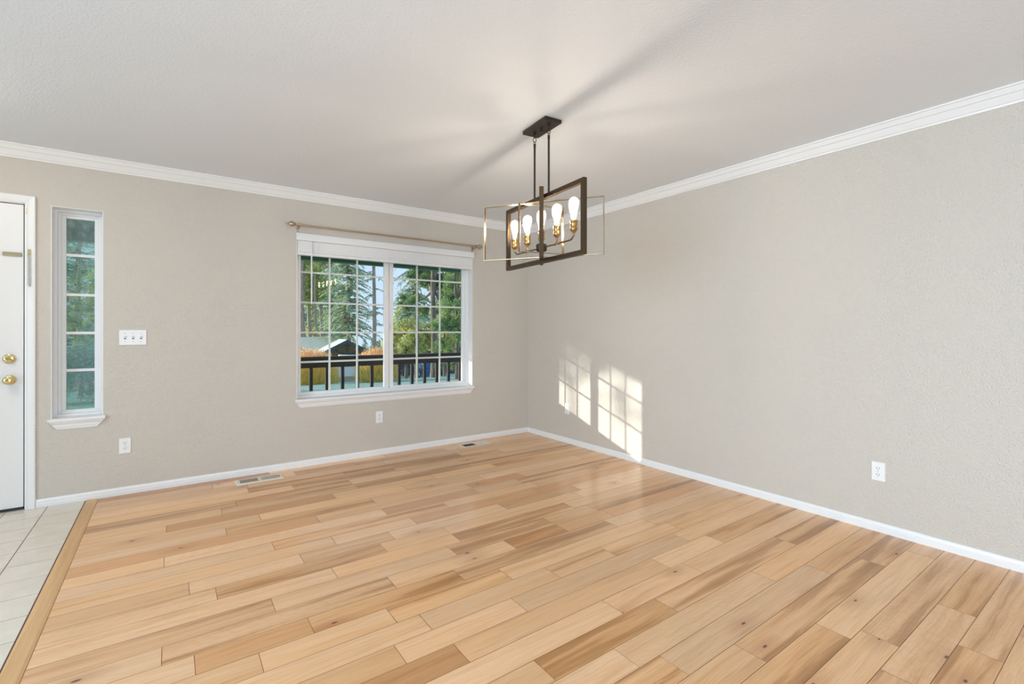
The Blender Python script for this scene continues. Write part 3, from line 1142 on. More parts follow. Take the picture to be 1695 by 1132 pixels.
for s in (-1, 1):
    bm = BM()
    pts = [at_axis(CA, s * 0.03, 0, ZA), at_axis(CA, s * 0.16, 0, ZA), at_axis(CA, s * 0.27, 0, ZA)]
    for k in range(1, 7):
        a = PI / 2 * k / 6
        pts.append(at_axis(CA, s * (0.28 + 0.038 * math.sin(a)), 0, ZA + 0.038 * (1 - math.cos(a))))
    pts.append(at_axis(CA, s * 0.318, 0, 1.752))
    tube(bm, pts, 0.0052, 12)
    for q in (0.142, 0.178):
        tube(bm, [at_axis(CA, s * (q - 0.007), 0, ZA), at_axis(CA, s * (q - 0.003), 0, ZA), at_axis(CA, s * (q + 0.003), 0, ZA), at_axis(CA, s * (q + 0.007), 0, ZA)], [0.0055, 0.0085, 0.0085, 0.0055], 12)
    obj('arm', bm, M['arm'], chd, smooth=True)
    bm = BM()
    p = at_axis(CA, s * 0.16, 0, 0)
    lathe(bm, [(0.009, ZA - 0.004), (0.009, ZA + 0.012), (0.006, ZA + 0.016), (0.0042, ZA + 0.018), (0.0042, 1.752)], 14, Matrix.Translation((p.x, p.y, 0)))
    obj('stem', bm, M['arm'], chd, smooth=True)
for s in (-0.318, -0.16, 0.0, 0.16, 0.318):
    p = at_axis(CA, s, 0, 0)
    T = Matrix.Translation((p.x, p.y, 0))
    bm = BM()
    lathe(bm, [(0, 1.740), (0.006, 1.740), (0.014, 1.747), (0.020, 1.754), (0.0215, 1.758), (0.0215, 1.766), (0.0195, 1.769), (0.0195, 1.784), (0.0205, 1.786), (0.0205, 1.792), (0.0195, 1.794), (0.0195, 1.797), (0.0215, 1.799), (0.0215, 1.806), (0.018, 1.808), (0.0, 1.808)], 22, T)
    obj('socket', bm, M['socket'], chd, smooth=True)
    bm = BM()
    lathe(bm, [(0.0135, 1.806), (0.014, 1.815), (0.0165, 1.832), (0.021, 1.852), (0.027, 1.874), (0.0305, 1.890), (0.0318, 1.902), (0.0305, 1.914), (0.026, 1.925), (0.018, 1.934), (0.009, 1.9385), (0.0035, 1.941), (0, 1.9425)], 24, T, cap=False)
    gb = obj('bulb', bm, M['bulb_glass'], chd, smooth=True)
    bm = BM()
    lathe(bm, [(0, 1.812), (0.010, 1.814), (0.0135, 1.834), (0.0185, 1.856), (0.0248, 1.880), (0.0285, 1.899), (0.0270, 1.914), (0.020, 1.926), (0.009, 1.933), (0, 1.935)], 20, T, cap=False)
    obj('inner_glow', bm, M['halo'], gb, smooth=True)
    bm = BM()
    for k in range(4):
        a = PI / 4 + PI / 2 * k
        tube(bm, [(p.x + 0.007 * math.cos(a), p.y + 0.007 * math.sin(a), 1.842), (p.x + 0.0085 * math.cos(a), p.y + 0.0085 * math.sin(a), 1.905)], 0.0015, 6)
    obj('filament', bm, M['glow'], gb)

# ------------------------------------------------------------------ foyer ceiling lamp (beyond the picture's edge, lights the entry)
fl = thing('ceiling_lamp', (-4.75, -1.15, H), 'round white flush ceiling lamp over the entry tiles by the front door', 'ceiling lamp')
bm = BM()
lathe(bm, [(0.15, 0.0), (0.15, -0.02), (0.14, -0.025), (0.0, -0.025)], 28, Matrix.Translation((-4.75, -1.15, H)))
obj('lamp_base', bm, M['dull_brass'], fl, smooth=True)
bm = BM()
lathe(bm, [(0.135, -0.022), (0.132, -0.045), (0.11, -0.075), (0.07, -0.095), (0.03, -0.102), (0, -0.103)], 28, Matrix.Translation((-4.75, -1.15, H)), cap=False)
area_f = 0.13 * 0.13 * PI * 1.6
M['dome'] = emission('glowing_dome', (1.0, 0.92, 0.82), FOYER_WATTS / (PI * area_f))
obj('lamp_shade', bm, M['dome'], fl, smooth=True)

# ================================================================== outdoors
# ------------------------------------------------------------------ porch
M['porch_green'] = None


def boards(name, colour, scale, rough=0.6):
    m, n, l, b = nm(name)
    tc = n.new('ShaderNodeTexCoord')
    a = noise_tex(n, l, mapping(n, l, tc.outputs['Object'], scale), 1.0, 4.0, 0.6)
    r = ramp(n, l, a.outputs[0], [(0.3, tuple(c * 0.75 for c in colour)), (0.7, tuple(min(1, c * 1.2) for c in colour))])
    l.new(r.outputs[0], b.inputs['Base Color'])
    b.inputs['Roughness'].default_value = rough
    return m


M['porch_green'] = boards('dark_green_paint', (0.07, 0.19, 0.11), (1.5, 30, 30))
M['rail_brown'] = boards('dark_brown_stain', (0.030, 0.021, 0.013), (3, 40, 40))
M['deck'] = boards('weathered_deck', (0.26, 0.24, 0.21), (2, 40, 1))
bm = BM()
for i in range(15):
    y = 0.17 + i * 0.14
    box(bm, -7.5, 4.5, y, y + 0.134, -0.12, -0.07)
structure('porch_floor', bm, M['deck'], 'grey deck boards of the porch outside the windows', 'porch floor')
bm = BM()
for i in range(16):
    y = 0.162 + i * 0.16
    box(bm, -7.5, 4.5, y, y + 0.154, 2.262, 2.29)
box(bm, -7.5, 4.5, 0.162, 2.75, 2.29, 2.34)
structure('porch_ceiling', bm, M['porch_green'], 'dark green boarded porch ceiling outside the windows', 'porch ceiling')
bm = BM()
box(bm, -7.5, 4.5, 2.06, 2.18, 2.126, 2.262)
structure('porch_beam', bm, M['porch_green'], 'dark green porch beam across the top of the window view', 'beam', bevel=0.004)

rl = thing('porch_railing', (-0.4, 2.1, -0.07), 'dark brown wooden porch railing with square balusters outside the wide window', 'railing')
bm = BM()
box(bm, -3.35, 3.2, 2.035, 2.165, 0.820, 0.858)
obj('cap_rail', bm, M['rail_brown'], rl, bevel=0.006)
bm = BM()
box(bm, -3.30, 3.15, 2.080, 2.120, 0.714, 0.820)
obj('upper_rail', bm, M['rail_brown'], rl)
bm = BM()
box(bm, -3.30, 3.15, 2.080, 2.120, 0.02, 0.10)
obj('lower_rail', bm, M['rail_brown'], rl)
for x in (-3.35, 3.15):
    bm = BM()
    box(bm, x - 0.045, x + 0.045, 2.055, 2.145, -0.07, 0.82)
    obj('post', bm, M['rail_brown'], rl, bevel=0.004)
first = None
for k in range(-6, 25):
    x = -1.973 + 0.2025 * k
    if x < -3.25 or x > 3.0:
        continue
    if first is None:
        bm = BM()
        box(bm, x - 0.020, x + 0.020, 2.083, 2.117, 0.095, 0.717)
        first = obj('baluster', bm, M['rail_brown'], rl)
        fx = x
    else:
        c = first.copy()
        col.objects.link(c)
        c.parent = rl
        c.location.x = first.location.x + (x - fx)

# ------------------------------------------------------------------ ground
def ground_z(x, y):
    z = -0.55
    if y > 9:
        z -= 0.078 * (min(y, 18.0) - 9)
    if y > 18:
        z -= 0.104 * (min(y, 52.0) - 18)
    return z


def grass():
    m, n, l, b = nm('frosted_grass')
    tc = n.new('ShaderNodeTexCoord')
    a = noise_tex(n, l, tc.outputs['Object'], 5.0, 6.0, 0.7)
    c = noise_tex(n, l, tc.outputs['Object'], 0.25, 3.0, 0.6)
    r = ramp(n, l, a.outputs[0], [(0.32, (0.16, 0.27, 0.19)), (0.5, (0.34, 0.50, 0.41)), (0.68, (0.58, 0.72, 0.63))])
    r2 = ramp(n, l, c.outputs[0], [(0.35, (0.75, 0.80, 0.75)), (0.65, (1, 1, 1))])
    l.new(mix_col(n, l, 1.0, r.outputs[0], r2.outputs[0], 'MULTIPLY'), b.inputs['Base Color'])
    b.inputs['Roughness'].default_value = 0.9
    bump(n, l, b, a.outputs[0], 0.8, 0.08)
    return m


M['grass'] = grass()
M['asphalt'] = boards('grey_asphalt', (0.25, 0.26, 0.27), (6, 6, 6), 0.9)
xs = [-70 + i * 3.0 for i in range(61)]
ys = [2.3, 4, 6, 8, 9, 10, 12, 14, 16, 18, 20, 22, 25, 28, 32, 36, 40, 44, 48, 52, 60, 70, 80, 100, 130, 170]
vs, fs = [], []
for y in ys:
    for x in xs:
        vs.append((x, y, ground_z(x, y) + (0.05 * noise.noise(Vector((x * 0.3, y * 0.3, 0))) if y > 5 else 0)))
W_ = len(xs)
for j in range(len(ys) - 1):
    for i in range(W_ - 1):
        fs.append((j * W_ + i, j * W_ + i + 1, (j + 1) * W_ + i + 1, (j + 1) * W_ + i))
me = bpy.data.meshes.new('lawn')
me.from_pydata(vs, [], fs)
for p in me.polygons:
    p.use_smooth = True
tag(link_mesh('lawn', me, M['grass']), 'pale frosty green lawn sloping down from the porch', 'lawn', kind='structure')


def spot(u, D, dz=0.0):
    """ground point seen in the direction of picture column u at the given distance ahead"""
    a = (u - 847.5) / 788.565
    x = CAMX + D * (math.sin(YAW) + math.cos(YAW) * a)
    y = CAMY + D * (math.cos(YAW) - math.sin(YAW) * a)
    return Vector((x, y, ground_z(x, y) + dz))


# ------------------------------------------------------------------ plants
def leaf_material(name, lo, mid, hi, scale=0.9, trans=0.35):
    m, n, l, b = nm(name)
    tc = n.new('ShaderNodeTexCoord')
    a = noise_tex(n, l, tc.outputs['Object'], scale, 3.0, 0.7)
    r = ramp(n, l, a.outputs[0], [(0.26, lo), (0.44, mid), (0.60, hi)])  # hi tone puts sunlit highlights into the leaf colour
    l.new(r.outputs[0], b.inputs['Base Color'])
    b.inputs['Roughness'].default_value = 0.7
    b.inputs['Specular IOR Level'].default_value = 0.2
    tl = n.new('ShaderNodeBsdfTranslucent')
    l.new(r.outputs[0], tl.inputs[0])
    mx = n.new('ShaderNodeMixShader')
    mx.inputs[0].default_value = trans
    out = n['Material Output']
    l.new(b.outputs[0], mx.inputs[1])
    l.new(tl.outputs[0], mx.inputs[2])
    l.new(mx.outputs[0], out.inputs[0])
    return m


def bark_material(name, lo, hi):
    m, n, l, b = nm(name)
    tc = n.new('ShaderNodeTexCoord')
    a = noise_tex(n, l, mapping(n, l, tc.outputs['Object'], (14, 14, 2.2)), 1.0, 5.0, 0.65)
    r = ramp(n, l, a.outputs[0], [(0.35, lo), (0.65, hi)])
    l.new(r.outputs[0], b.inputs['Base Color'])
    b.inputs['Roughness'].default_value = 0.9
    bump(n, l, b, a.outputs[0], 0.8, 0.04)
    return m


M['needle_teal'] = leaf_material('teal_needles', (0.12, 0.25, 0.20), (0.27, 0.44, 0.34), (0.68, 0.74, 0.40))
M['needle_green'] = leaf_material('green_needles', (0.10, 0.22, 0.11), (0.24, 0.40, 0.18), (0.50, 0.60, 0.24))
M['leaf_yellow'] = leaf_material('yellow_green_leaves', (0.28, 0.36, 0.12), (0.58, 0.60, 0.20), (0.85, 0.78, 0.36), 1.6, 0.45)
M['leaf_mix'] = leaf_material('mixed_green_leaves', (0.14, 0.28, 0.15), (0.44, 0.56, 0.22), (0.88, 0.84, 0.36), 1.1, 0.45)
M['leaf_dark'] = leaf_material('dark_green_leaves', (0.08, 0.17, 0.08), (0.18, 0.31, 0.13), (0.46, 0.54, 0.20), 1.2, 0.3)
M['shrub_frost'] = leaf_material('frosted_shrub_leaves', (0.13, 0.22, 0.18), (0.30, 0.42, 0.37), (0.60, 0.72, 0.67), 3.0, 0.3)
M['bark'] = bark_material('grey_brown_bark', (0.10, 0.075, 0.055), (0.27, 0.21, 0.16))
M['bark_sunlit'] = bark_material('sunlit_bark', (0.30, 0.23, 0.165), (0.56, 0.44, 0.33))  # warm tan of sunlit trunks is put into this bark colour


def quads_mesh(name, quads):
    vs, fs = [], []
    for q in quads:
        k = len(vs)
        vs.extend(q)
        fs.append(tuple(range(k, k + len(q))))
    me = bpy.data.meshes.new(name)
    me.from_pydata(vs, [], fs)
    return me


def leaf_quad(p, d, side, ln, wd):
    d = d.normalized()
    s = side - d * side.dot(d)
    if s.length < 1e-4:
        s = d.orthogonal()
    s.normalize()
    return [p - s * wd * 0.2, p + d * ln * 0.45 - s * wd * 0.5, p + d * ln, p + d * ln * 0.45 + s * wd * 0.5]


def rand_dir(r):
    while True:
        v = Vector((r.uniform(-1, 1), r.uniform(-1, 1), r.uniform(-1, 1)))
        if 0.05 < v.length < 1:
            return v.normalized()


def trunk_mesh(bm, h, r0, r, lean=0.0, fork=0.0):
    pts, rad = [], []
    lx, ly = r.uniform(-lean, lean), r.uniform(-lean, lean)
    n = 12
    for i in range(n + 1):
        t = i / n
        pts.append((lx * t * h + 0.04 * math.sin(t * 9 + lx * 50) * r0 * 8, ly * t * h + 0.03 * math.cos(t * 7) * r0 * 8, -0.3 + t * (h + 0.3)))
        rad.append(max(0.02, r0 * (1 - t) ** 0.8 * (1.25 if i == 0 else 1.0) + 0.02))
    tube(bm, pts, rad, 10)
    return lx, ly


def conifer(seed, h, c0, rad, r0, branches, droop=0.5, spray=0.45, gap=0.26, top_pow=0.75, density=1.0):
    """returns (trunk bmesh, foliage quads); needle sprays hang along every branch"""
    r = random.Random(seed)
    bm = BM()
    lx, ly = trunk_mesh(bm, h, r0, r, 0.01)
    quads = []
    for i in range(branches):
        t = r.random() ** 1.05
        z = c0 + (h - c0) * t
        L = rad * (1 - t) ** top_pow * r.uniform(0.55, 1.1) + 0.15
        az = r.uniform(0, 2 * PI)
        out = Vector((math.cos(az), math.sin(az), 0))
        sd = Vector((-math.sin(az), math.cos(az), 0))
        base = Vector((lx * z, ly * z, z))
        pitch = r.uniform(-0.05, 0.25)
        pts = []
        for k in range(6):
            q = k / 5
            pts.append(base + out * L * q + Vector((0, 0, L * (pitch * q - droop * q * q * 0.6))))
        tube(bm, pts[:5], [0.012 + r0 * 0.16 * (1 - t) * (1 - k / 5) for k in range(5)], 4, caps=False)
        s = gap * 0.8
        while s < L:
            q = s / L
            f = q * 5
            k = min(4, int(f))
            p = pts[k].lerp(pts[k + 1], f - k)
            for sgn in (-1, 1):
                if r.random() > density:
                    continue
                d = out * r.uniform(0.3, 0.9) + sd * sgn * r.uniform(0.4, 1.0) + Vector((0, 0, -droop * r.uniform(0.2, 1.5)))
                ln = spray * r.uniform(0.6, 1.25) * (0.65 + 0.5 * (1 - q))
                quads.append(leaf_quad(p, d, rand_dir(r), ln, ln * r.uniform(0.35, 0.6)))
            if r.random() < 0.5 * density:
                d = out * 0.4 + Vector((0, 0, -1)) + rand_dir(r) * 0.4
                quads.append(leaf_quad(p, d, rand_dir(r), spray * r.uniform(0.5, 1.0), spray * 0.3))
            s += gap * r.uniform(0.7, 1.3)
    return bm, quads


def crown(seed, blobs, n, leaf, trunk=None):
    """leafy clumps: blobs = (x, y, z, rx, rz, share)"""
    r = random.Random(seed)
    quads = []
    tot = sum(b[5] for b in blobs)
    for (x, y, z, rx, rz, sh) in blobs:
        clumps = []
        for _ in range(max(6, int(40 * sh / tot * len(blobs) / 2))):
            v = rand_dir(r) * (r.random() ** 0.45)
            clumps.append((Vector((x + v.x * rx, y + v.y * rx, z + v.z * rz)), r.uniform(0.16, 0.34) * rx))
        for _ in range(int(n * sh / tot)):
            c, cr_ = r.choice(clumps)
            p = c + rand_dir(r) * cr_ * r.random() ** 0.5
            ln = leaf * r.uniform(0.6, 1.4)
            quads.append(leaf_quad(p, rand_dir(r) + Vector((0, 0, -0.25)), rand_dir(r), ln, ln * 0.6))
    bm = BM()
    if trunk:
        h, r0, forks = trunk
        lx, ly = trunk_mesh(bm, h, r0, r, 0.015)
        for (x, y, z, rx, rz, sh) in blobs[:forks]:
            tube(bm, [(0, 0, h * 0.45), (x * 0.4, y * 0.4, h * 0.45 + (z - h * 0.45) * 0.6), (x, y, z)], [r0 * 0.5, r0 * 0.3, r0 * 0.1], 6)
    return bm, quads


def plant(name, where, built, leafmat, barkmat, label, cat='tree', group=None, part='foliage'):
    bm, quads = built
    t = thing(name, where, label, cat, group)
    if len(bm.verts):
        bmesh.ops.translate(bm, verts=bm.verts, vec=Vector(where))
        obj('trunk', bm, barkmat, t, smooth=True)
    else:
        bm.free()
    me = quads_mesh(part, quads)
    link_mesh(part, me, leafmat, t)
    return t


# slender tall fir against the sky in the sliding pane
plant('fir_tree', spot(619.5, 28), conifer(3, 17, 3.2, 1.15, 0.105, 40, 0.7, 0.24, 0.17, 0.4, 0.7), M['needle_teal'], M['bark_sunlit'],
      'slender bare-trunked fir standing against the pale sky')
# broad conifer behind the timber gable
plant('fir_tree', spot(576, 51), conifer(5, 19.5, 5.0, 3.4, 0.26, 360, 0.75, 0.32, 0.14, 0.5, 0.9), M['needle_teal'], M['bark_sunlit'],
      'broad blue-green fir rising behind the timber gable')
plant('fir_tree', spot(548, 66), conifer(6, 23, 7.0, 3.3, 0.24, 230, 0.7, 0.32, 0.14, 0.5, 0.9), M['leaf_mix'], M['bark'],
      'green fir behind the pale roof, beside the row of tall bare trunks')
# group of tall trunks with yellow-green crowns
for i, (u, D, r0, lab) in enumerate(((499.5, 60, 0.44, 'thickest brown trunk at the window edge above the orange bush'),
                                     (512, 63, 0.32, 'tall straight trunk between the thick trunk and the slim ones'),
                                     (522.5, 61, 0.23, 'slim sunlit trunk behind the ridge of the pale roof'),
                                     (532.5, 62.5, 0.27, 'slim brown trunk nearest to the green fir'))):
    r = random.Random(40 + i)
    blobs = [(r.uniform(-1.2, 1.2), r.uniform(0.8, 2.0), z, r.uniform(1.6, 2.4), r.uniform(0.9, 1.4), 1) for z in (10.6, 12.2, 13.9, 15.6, 17.3)]
    plant('tall_tree', spot(u, D), crown(60 + i, blobs, 6500, 0.25, (19.5, r0, 5)), M['leaf_mix'], M['bark_sunlit'], lab)
blobs = [(-1.6, 0, 3.6, 1.6, 1.3, 1), (0.8, 0.4, 3.9, 1.7, 1.3, 1), (2.8, 0, 3.4, 1.4, 1.2, 0.8), (0.2, 0.6, 5.6, 1.6, 1.0, 0.7)]
plant('leafy_tree', spot(519, 70), crown(66, blobs, 9000, 0.24, (5, 0.12, 3)), M['leaf_yellow'], M['bark'],
      'low sunlit yellow-green tree glimpsed between the tall bare trunks')
# big trunk and crown in the fixed pane
blobs = [(0.3, 1.3, 5.4, 1.2, 0.9, 0.8), (1.6, 0.9, 5.0, 1.4, 1.2, 1.2), (1.0, 0.8, 6.6, 1.6, 1.0, 1.2), (1.9, 1.0, 3.4, 1.1, 1.0, 0.8), (-0.5, 1.3, 3.9, 0.8, 0.7, 0.5)]
plant('leafy_tree', spot(717.5, 24.5), crown(71, blobs, 15000, 0.14, (10, 0.165, 5)), M['leaf_dark'], M['bark'],
      'dark leafy tree with one thick grey trunk behind the railing')
plant('cedar_tree', spot(690, 32), conifer(72, 13, 4.2, 1.9, 0.13, 170, 1.15, 0.22, 0.11, 0.45), M['needle_teal'], M['bark'],
      'drooping blue-green cedar hanging before the sky by the thick trunk')
blobs = [(0, 0, 2.6, 1.0, 1.6, 1), (0.6, 0.5, 4.4, 1.1, 1.5, 1), (0.2, 0.2, 6.0, 1.1, 1.2, 1), (-0.2, 0, 1.2, 0.9, 0.9, 0.6), (1.3, 0.4, 3.4, 1.1, 1.6, 0.9)]
plant('evergreen_tree', spot(757, 21), crown(74, blobs, 22000, 0.105, (7.0, 0.08, 4)), M['leaf_dark'], M['bark'],
      'dense dark evergreen filling the edge of the fixed pane')
blobs = [(0, 0, 3.2, 1.5, 1.7, 1), (-1.2, 0.4, 2.4, 1.1, 1.2, 0.7), (0.9, 0.2, 2.8, 1.2, 1.4, 0.8), (0.3, 0.3, 4.6, 1.1, 1.1, 0.6)]
plant('leafy_tree', spot(672, 36), crown(76, blobs, 13000, 0.16, (4.4, 0.12, 4)), M['leaf_yellow'], M['bark'],
      'sunlit yellow-green leafy tree below the drooping cedar')
plant('leafy_tree', spot(735, 38), crown(77, [(b[0], b[1], b[2] + 0.4, b[3], b[4], b[5]) for b in blobs], 11000, 0.16, (4.2, 0.12, 4)), M['leaf_yellow'], M['bark'],
      'sunlit yellow-green tree behind the thick grey trunk')
# woods far behind
wood_bm, wood_q = conifer(90, 17, 2.0, 3.4, 0.25, 120, 0.5, 0.85, 0.42, 0.75)
far = plant('fir_tree', spot(470, 82), (wood_bm, wood_q), M['needle_teal'], M['bark'],
            'distant dark fir in the woods beyond the houses', 'tree', 'distant firs beyond the houses')
r = random.Random(8)
for i, u in enumerate((484, 500, 517, 533, 552, 566, 590, 604, 616, 628, 648, 664, 683, 702, 722, 741, 760, 778)):
    c = copy_tree(far)
    c.location = spot(u, r.uniform(72, 95), r.uniform(-1.5, 0))
    s = r.uniform(0.75, 1.15)
    if u in (590, 604, 616, 628, 648):
        s = 0.31
    c.scale = (s, s, s)
    c.rotation_euler = (0, 0, r.uniform(0, 6.28))
# low far hedge line seen between the slender fir and the mullion
blobs = [(x, 0, 3.0 + 0.4 * math.sin(x), 1.9, 1.9, 1) for x in (-6, -3.5, -1, 1.5, 4, 6.5)]
plant('hedge', spot(618, 60), crown(92, blobs, 5200, 0.38), M['needle_teal'], M['bark'], 'dark blue-green hedge far behind the slender fir', 'hedge')

# trees and shrub seen through the sidelight
plant('fir_tree', spot(84, 26), conifer(101, 15, 1.0, 1.5, 0.20, 420, 0.6, 0.2, 0.10, 0.45), M['needle_teal'], M['bark'],
      'dark fir filling the hinge side of the sidelight view')
plant('tall_tree', spot(133, 31), crown(102, [(-0.4, 0, 5.0, 1.0, 1.2, 1), (0.5, 0.3, 7.0, 1.3, 1.5, 1), (0, 0, 3.6, 0.8, 0.8, 0.5)], 6500, 0.14, (12, 0.15, 3)), M['leaf_yellow'], M['bark_sunlit'],
      'sunlit pale trunk with yellow-green leaves in the sidelight view')
plant('fir_tree', spot(177, 28), conifer(103, 15, 1.2, 1.25, 0.18, 340, 0.6, 0.2, 0.10, 0.45), M['needle_green'], M['bark'],
      'green fir at the edge of the sidelight view')
plant('fir_tree', spot(125, 60), conifer(104, 22, 1.0, 5.0, 0.3, 260, 0.5, 0.45, 0.2, 0.7), M['needle_teal'], M['bark'],
      'tall fir far behind the pale sunlit trunk')
blobs = [(0, 0, 0.9, 1.3, 0.9, 1), (1.3, 0.2, 0.8, 1.0, 0.8, 0.8), (-1.3, 0.1, 0.9, 1.1, 0.9, 0.8), (0.5, 0.6, 1.7, 1.2, 0.8, 0.7), (-0.6, 0.6, 1.6, 1.2, 0.8, 0.7)]
plant('shrub', spot(132, 14.5, -0.1), crown(105, blobs, 20000, 0.075), M['shrub_frost'], M['bark'], 'frosty green shrub at the lawn edge seen through the sidelight', 'shrub')


def twig_bush(seed, half, top, n):
    r = random.Random(seed)
    q = []
    for _ in range(n):
        a = r.uniform(0, 2 * PI)
        d = half * math.sqrt(r.random())
        hz = top * (1 - 0.28 * (d / half) ** 2) * r.uniform(0.82, 1.03)
        p = Vector((math.cos(a) * d, math.sin(a) * d * 0.7, r.uniform(-0.05, 1.0) ** 1 * hz))
        lean = Vector((math.cos(a) * d / half * 0.5, math.sin(a) * d / half * 0.4, 1.0)) + rand_dir(r) * 0.5
        if r.random() < 0.35:
            ln = min(hz * 1.05 - p.z, r.uniform(0.25, 0.5))
            if ln > 0.06:
                q.append(leaf_quad(p, lean, rand_dir(r), ln, r.uniform(0.018, 0.03)))
        else:
            q.append(leaf_quad(p, lean * 0.5 + rand_dir(r), rand_dir(r), r.uniform(0.07, 0.16), r.uniform(0.035, 0.06)))
    return BM(), q


def twig_material():
    m, n, l, b = nm('orange_twigs')
    tc = n.new('ShaderNodeTexCoord')
    sp = n.new('ShaderNodeSeparateXYZ')
    l.new(tc.outputs['Object'], sp.inputs[0])
    a = noise_tex(n, l, tc.outputs['Object'], 2.5, 3.0, 0.6)
    z = math_node(n, l, 'ADD', math_node(n, l, 'MULTIPLY', sp.outputs['Z'], 0.5), math_node(n, l, 'MULTIPLY', math_node(n, l, 'SUBTRACT', a.outputs[0], 0.5), 0.5))
    r = ramp(n, l, z, [(0.10, (0.88, 0.76, 0.24)), (0.42, (0.95, 0.76, 0.26)), (0.60, (0.95, 0.66, 0.30)), (0.80, (0.95, 0.62, 0.34))])
    l.new(r.outputs[0], b.inputs['Base Color'])
    b.inputs['Roughness'].default_value = 0.6
    tl = n.new('ShaderNodeBsdfTranslucent')
    l.new(r.outputs[0], tl.inputs[0])
    mx = n.new('ShaderNodeMixShader')
    mx.inputs[0].default_value = 0.45
    l.new(b.outputs[0], mx.inputs[1])
    l.new(tl.outputs[0], mx.inputs[2])
    l.new(mx.outputs[0], n['Material Output'].inputs[0])
    return m


M['twigs'] = twig_material()
plant('twig_bush', spot(506, 22), twig_bush(201, 1.40, 1.75, 12000), M['twigs'], M['bark'], 'wide orange-tipped bush below the pale roof', 'bush', part='twigs')
plant('twig_bush', spot(624, 22), twig_bush(202, 0.95, 1.62, 7500), M['twigs'], M['bark'], 'smaller orange-tipped bush at the foot of the slender fir', 'bush', part='twigs')

# trees standing in the low sun beside the house: they dapple the light that falls through the wide window
TREE_AT = Vector((-1.7, 0.13, 0)) + Vector((-1, 0.728, 0)) * 13.0 + Vector((0.588, 0.808, 0)) * 0.25
blobs = [(0.0, 0.0, 5.55, 1.3, 0.8, 1.0), (0.5, 0.7, 5.3, 0.9, 0.8, 0.9), (0.3, 0.5, 6.2, 1.6, 0.8, 0.7)]
plant('leafy_tree', (TREE_AT.x, TREE_AT.y, -0.6), crown(301, blobs, 900, 0.19, (6.5, 0.05, 3)), M['leaf_mix'], M['bark'],
      'thin leafy tree standing in the low sun beside the house')
plant('fir_tree', (-16.85, 8.7, -0.6), conifer(302, 9.5, 0.6, 1.45, 0.16, 420, 0.5, 0.42, 0.16, 0.3), M['needle_green'], M['bark'],
      'dense fir shading the front door from the low sun')

# ------------------------------------------------------------------ houses
M['roof_tan'] = boards('pale_tan_shingles', (0.95, 0.77, 0.52), (3, 3, 18), 0.9)
M['roof_grey'] = boards('grey_green_shingles', (0.66, 0.67, 0.57), (3, 3, 18), 0.9)
M['rake'] = simple('dark_blue_green_rake', (0.045, 0.075, 0.085), 0.6)
M['gable'] = boards('brown_gable_boards', (0.36, 0.25, 0.15), (2, 2, 12), 0.8)
M['timber'] = simple('dark_timber', (0.07, 0.055, 0.045), 0.7)
M['siding'] = boards('beige_siding', (0.50, 0.43, 0.33), (1, 1, 14), 0.8)
M['pane'] = simple('dark_house_glass', (0.04, 0.05, 0.06), 0.1)


def gable_house(name, where, rz, half, length, eave, ridge, roofmat, wallmat, gablemat, label, truss=False, over=0.35):
    """ridge along local y; the gable end faces local -y"""
    t = thing(name, where, label, 'house')
    p = Vector(where)

    def shift(b):
        bmesh.ops.translate(b, verts=b.verts, vec=p)
        return b
    b = BM()
    box(b, -half, half, 0, length, -0.5, eave)
    obj('wall', shift(b), wallmat, t)
    b = BM()
    prism(b, [(-half, eave), (half, eave), (0, ridge)], lambda a, c: (a, 0.02, c), lambda a, c: (a, length, c))
    obj('gable', shift(b), gablemat, t)
    sl = (ridge - eave) / half
    for s in (-1, 1):
        b = BM()
        e = half + over
        ez = eave - over * sl
        pts = [(0, ridge + 0.02), (s * e, ez + 0.02), (s * e, ez + 0.16), (0, ridge + 0.16)]
        prism(b, pts, lambda a, c: (a, -over, c), lambda a, c: (a, length + over, c))
        rf = obj('roof_slope', shift(b), roofmat, t)
        b = BM()
        prism(b, [(0, ridge - 0.12), (s * e, ez - 0.12), (s * e, ez + 0.175), (0, ridge + 0.175)], lambda a, c: (a, -over - 0.07, c), lambda a, c: (a, -over, c))
        obj('rake_board', shift(b), M['rake'], rf)
    if truss:
        b = BM()
        box(b, -0.10, 0.10, -over, -over + 0.16, eave - 0.1, ridge)
        box(b, -half, half, -over, -over + 0.16, eave - 0.14, eave + 0.06)
        for s in (-1, 1):
            tube(b, [(0, -over + 0.08, eave + 0.05), (s * half * 0.32, -over + 0.08, eave + (ridge - eave) * 0.28), (s * half * 0.47, -over + 0.08, eave + (ridge - eave) * 0.5)], 0.08, 6)
        obj('timber_truss', shift(b), M['timber'], t)
    t.rotation_euler = (0, 0, rz)
    return t


pA = spot(574, 40)
gable_house('house', (pA.x, pA.y, -3.25), R(-9), 2.2, 4.5, 2.35, 3.50, M['roof_grey'], M['siding'], M['gable'],
            'house with a brown timber-truss gable between the two orange bushes', truss=True)
pB, pB2 = spot(462, 44), spot(547, 52)
hd = math.atan2(pB2.y - pB.y, pB2.x - pB.x) - PI / 2
gable_house('house', (pB.x, pB.y, -4.0), hd, 3.6, (pB2 - pB).length, 3.05, 4.36, M['roof_tan'], M['siding'], M['gable'],
            'house with a pale tan roof behind the wide orange bush')
pC = spot(699, 62)
gable_house('house', (pC.x, pC.y, -5.6), R(-20), 2.6, 8.0, 3.3, 4.35, M['roof_grey'], M['siding'], M['siding'],
            'small distant house with a grey roof behind the yellow-green trees')

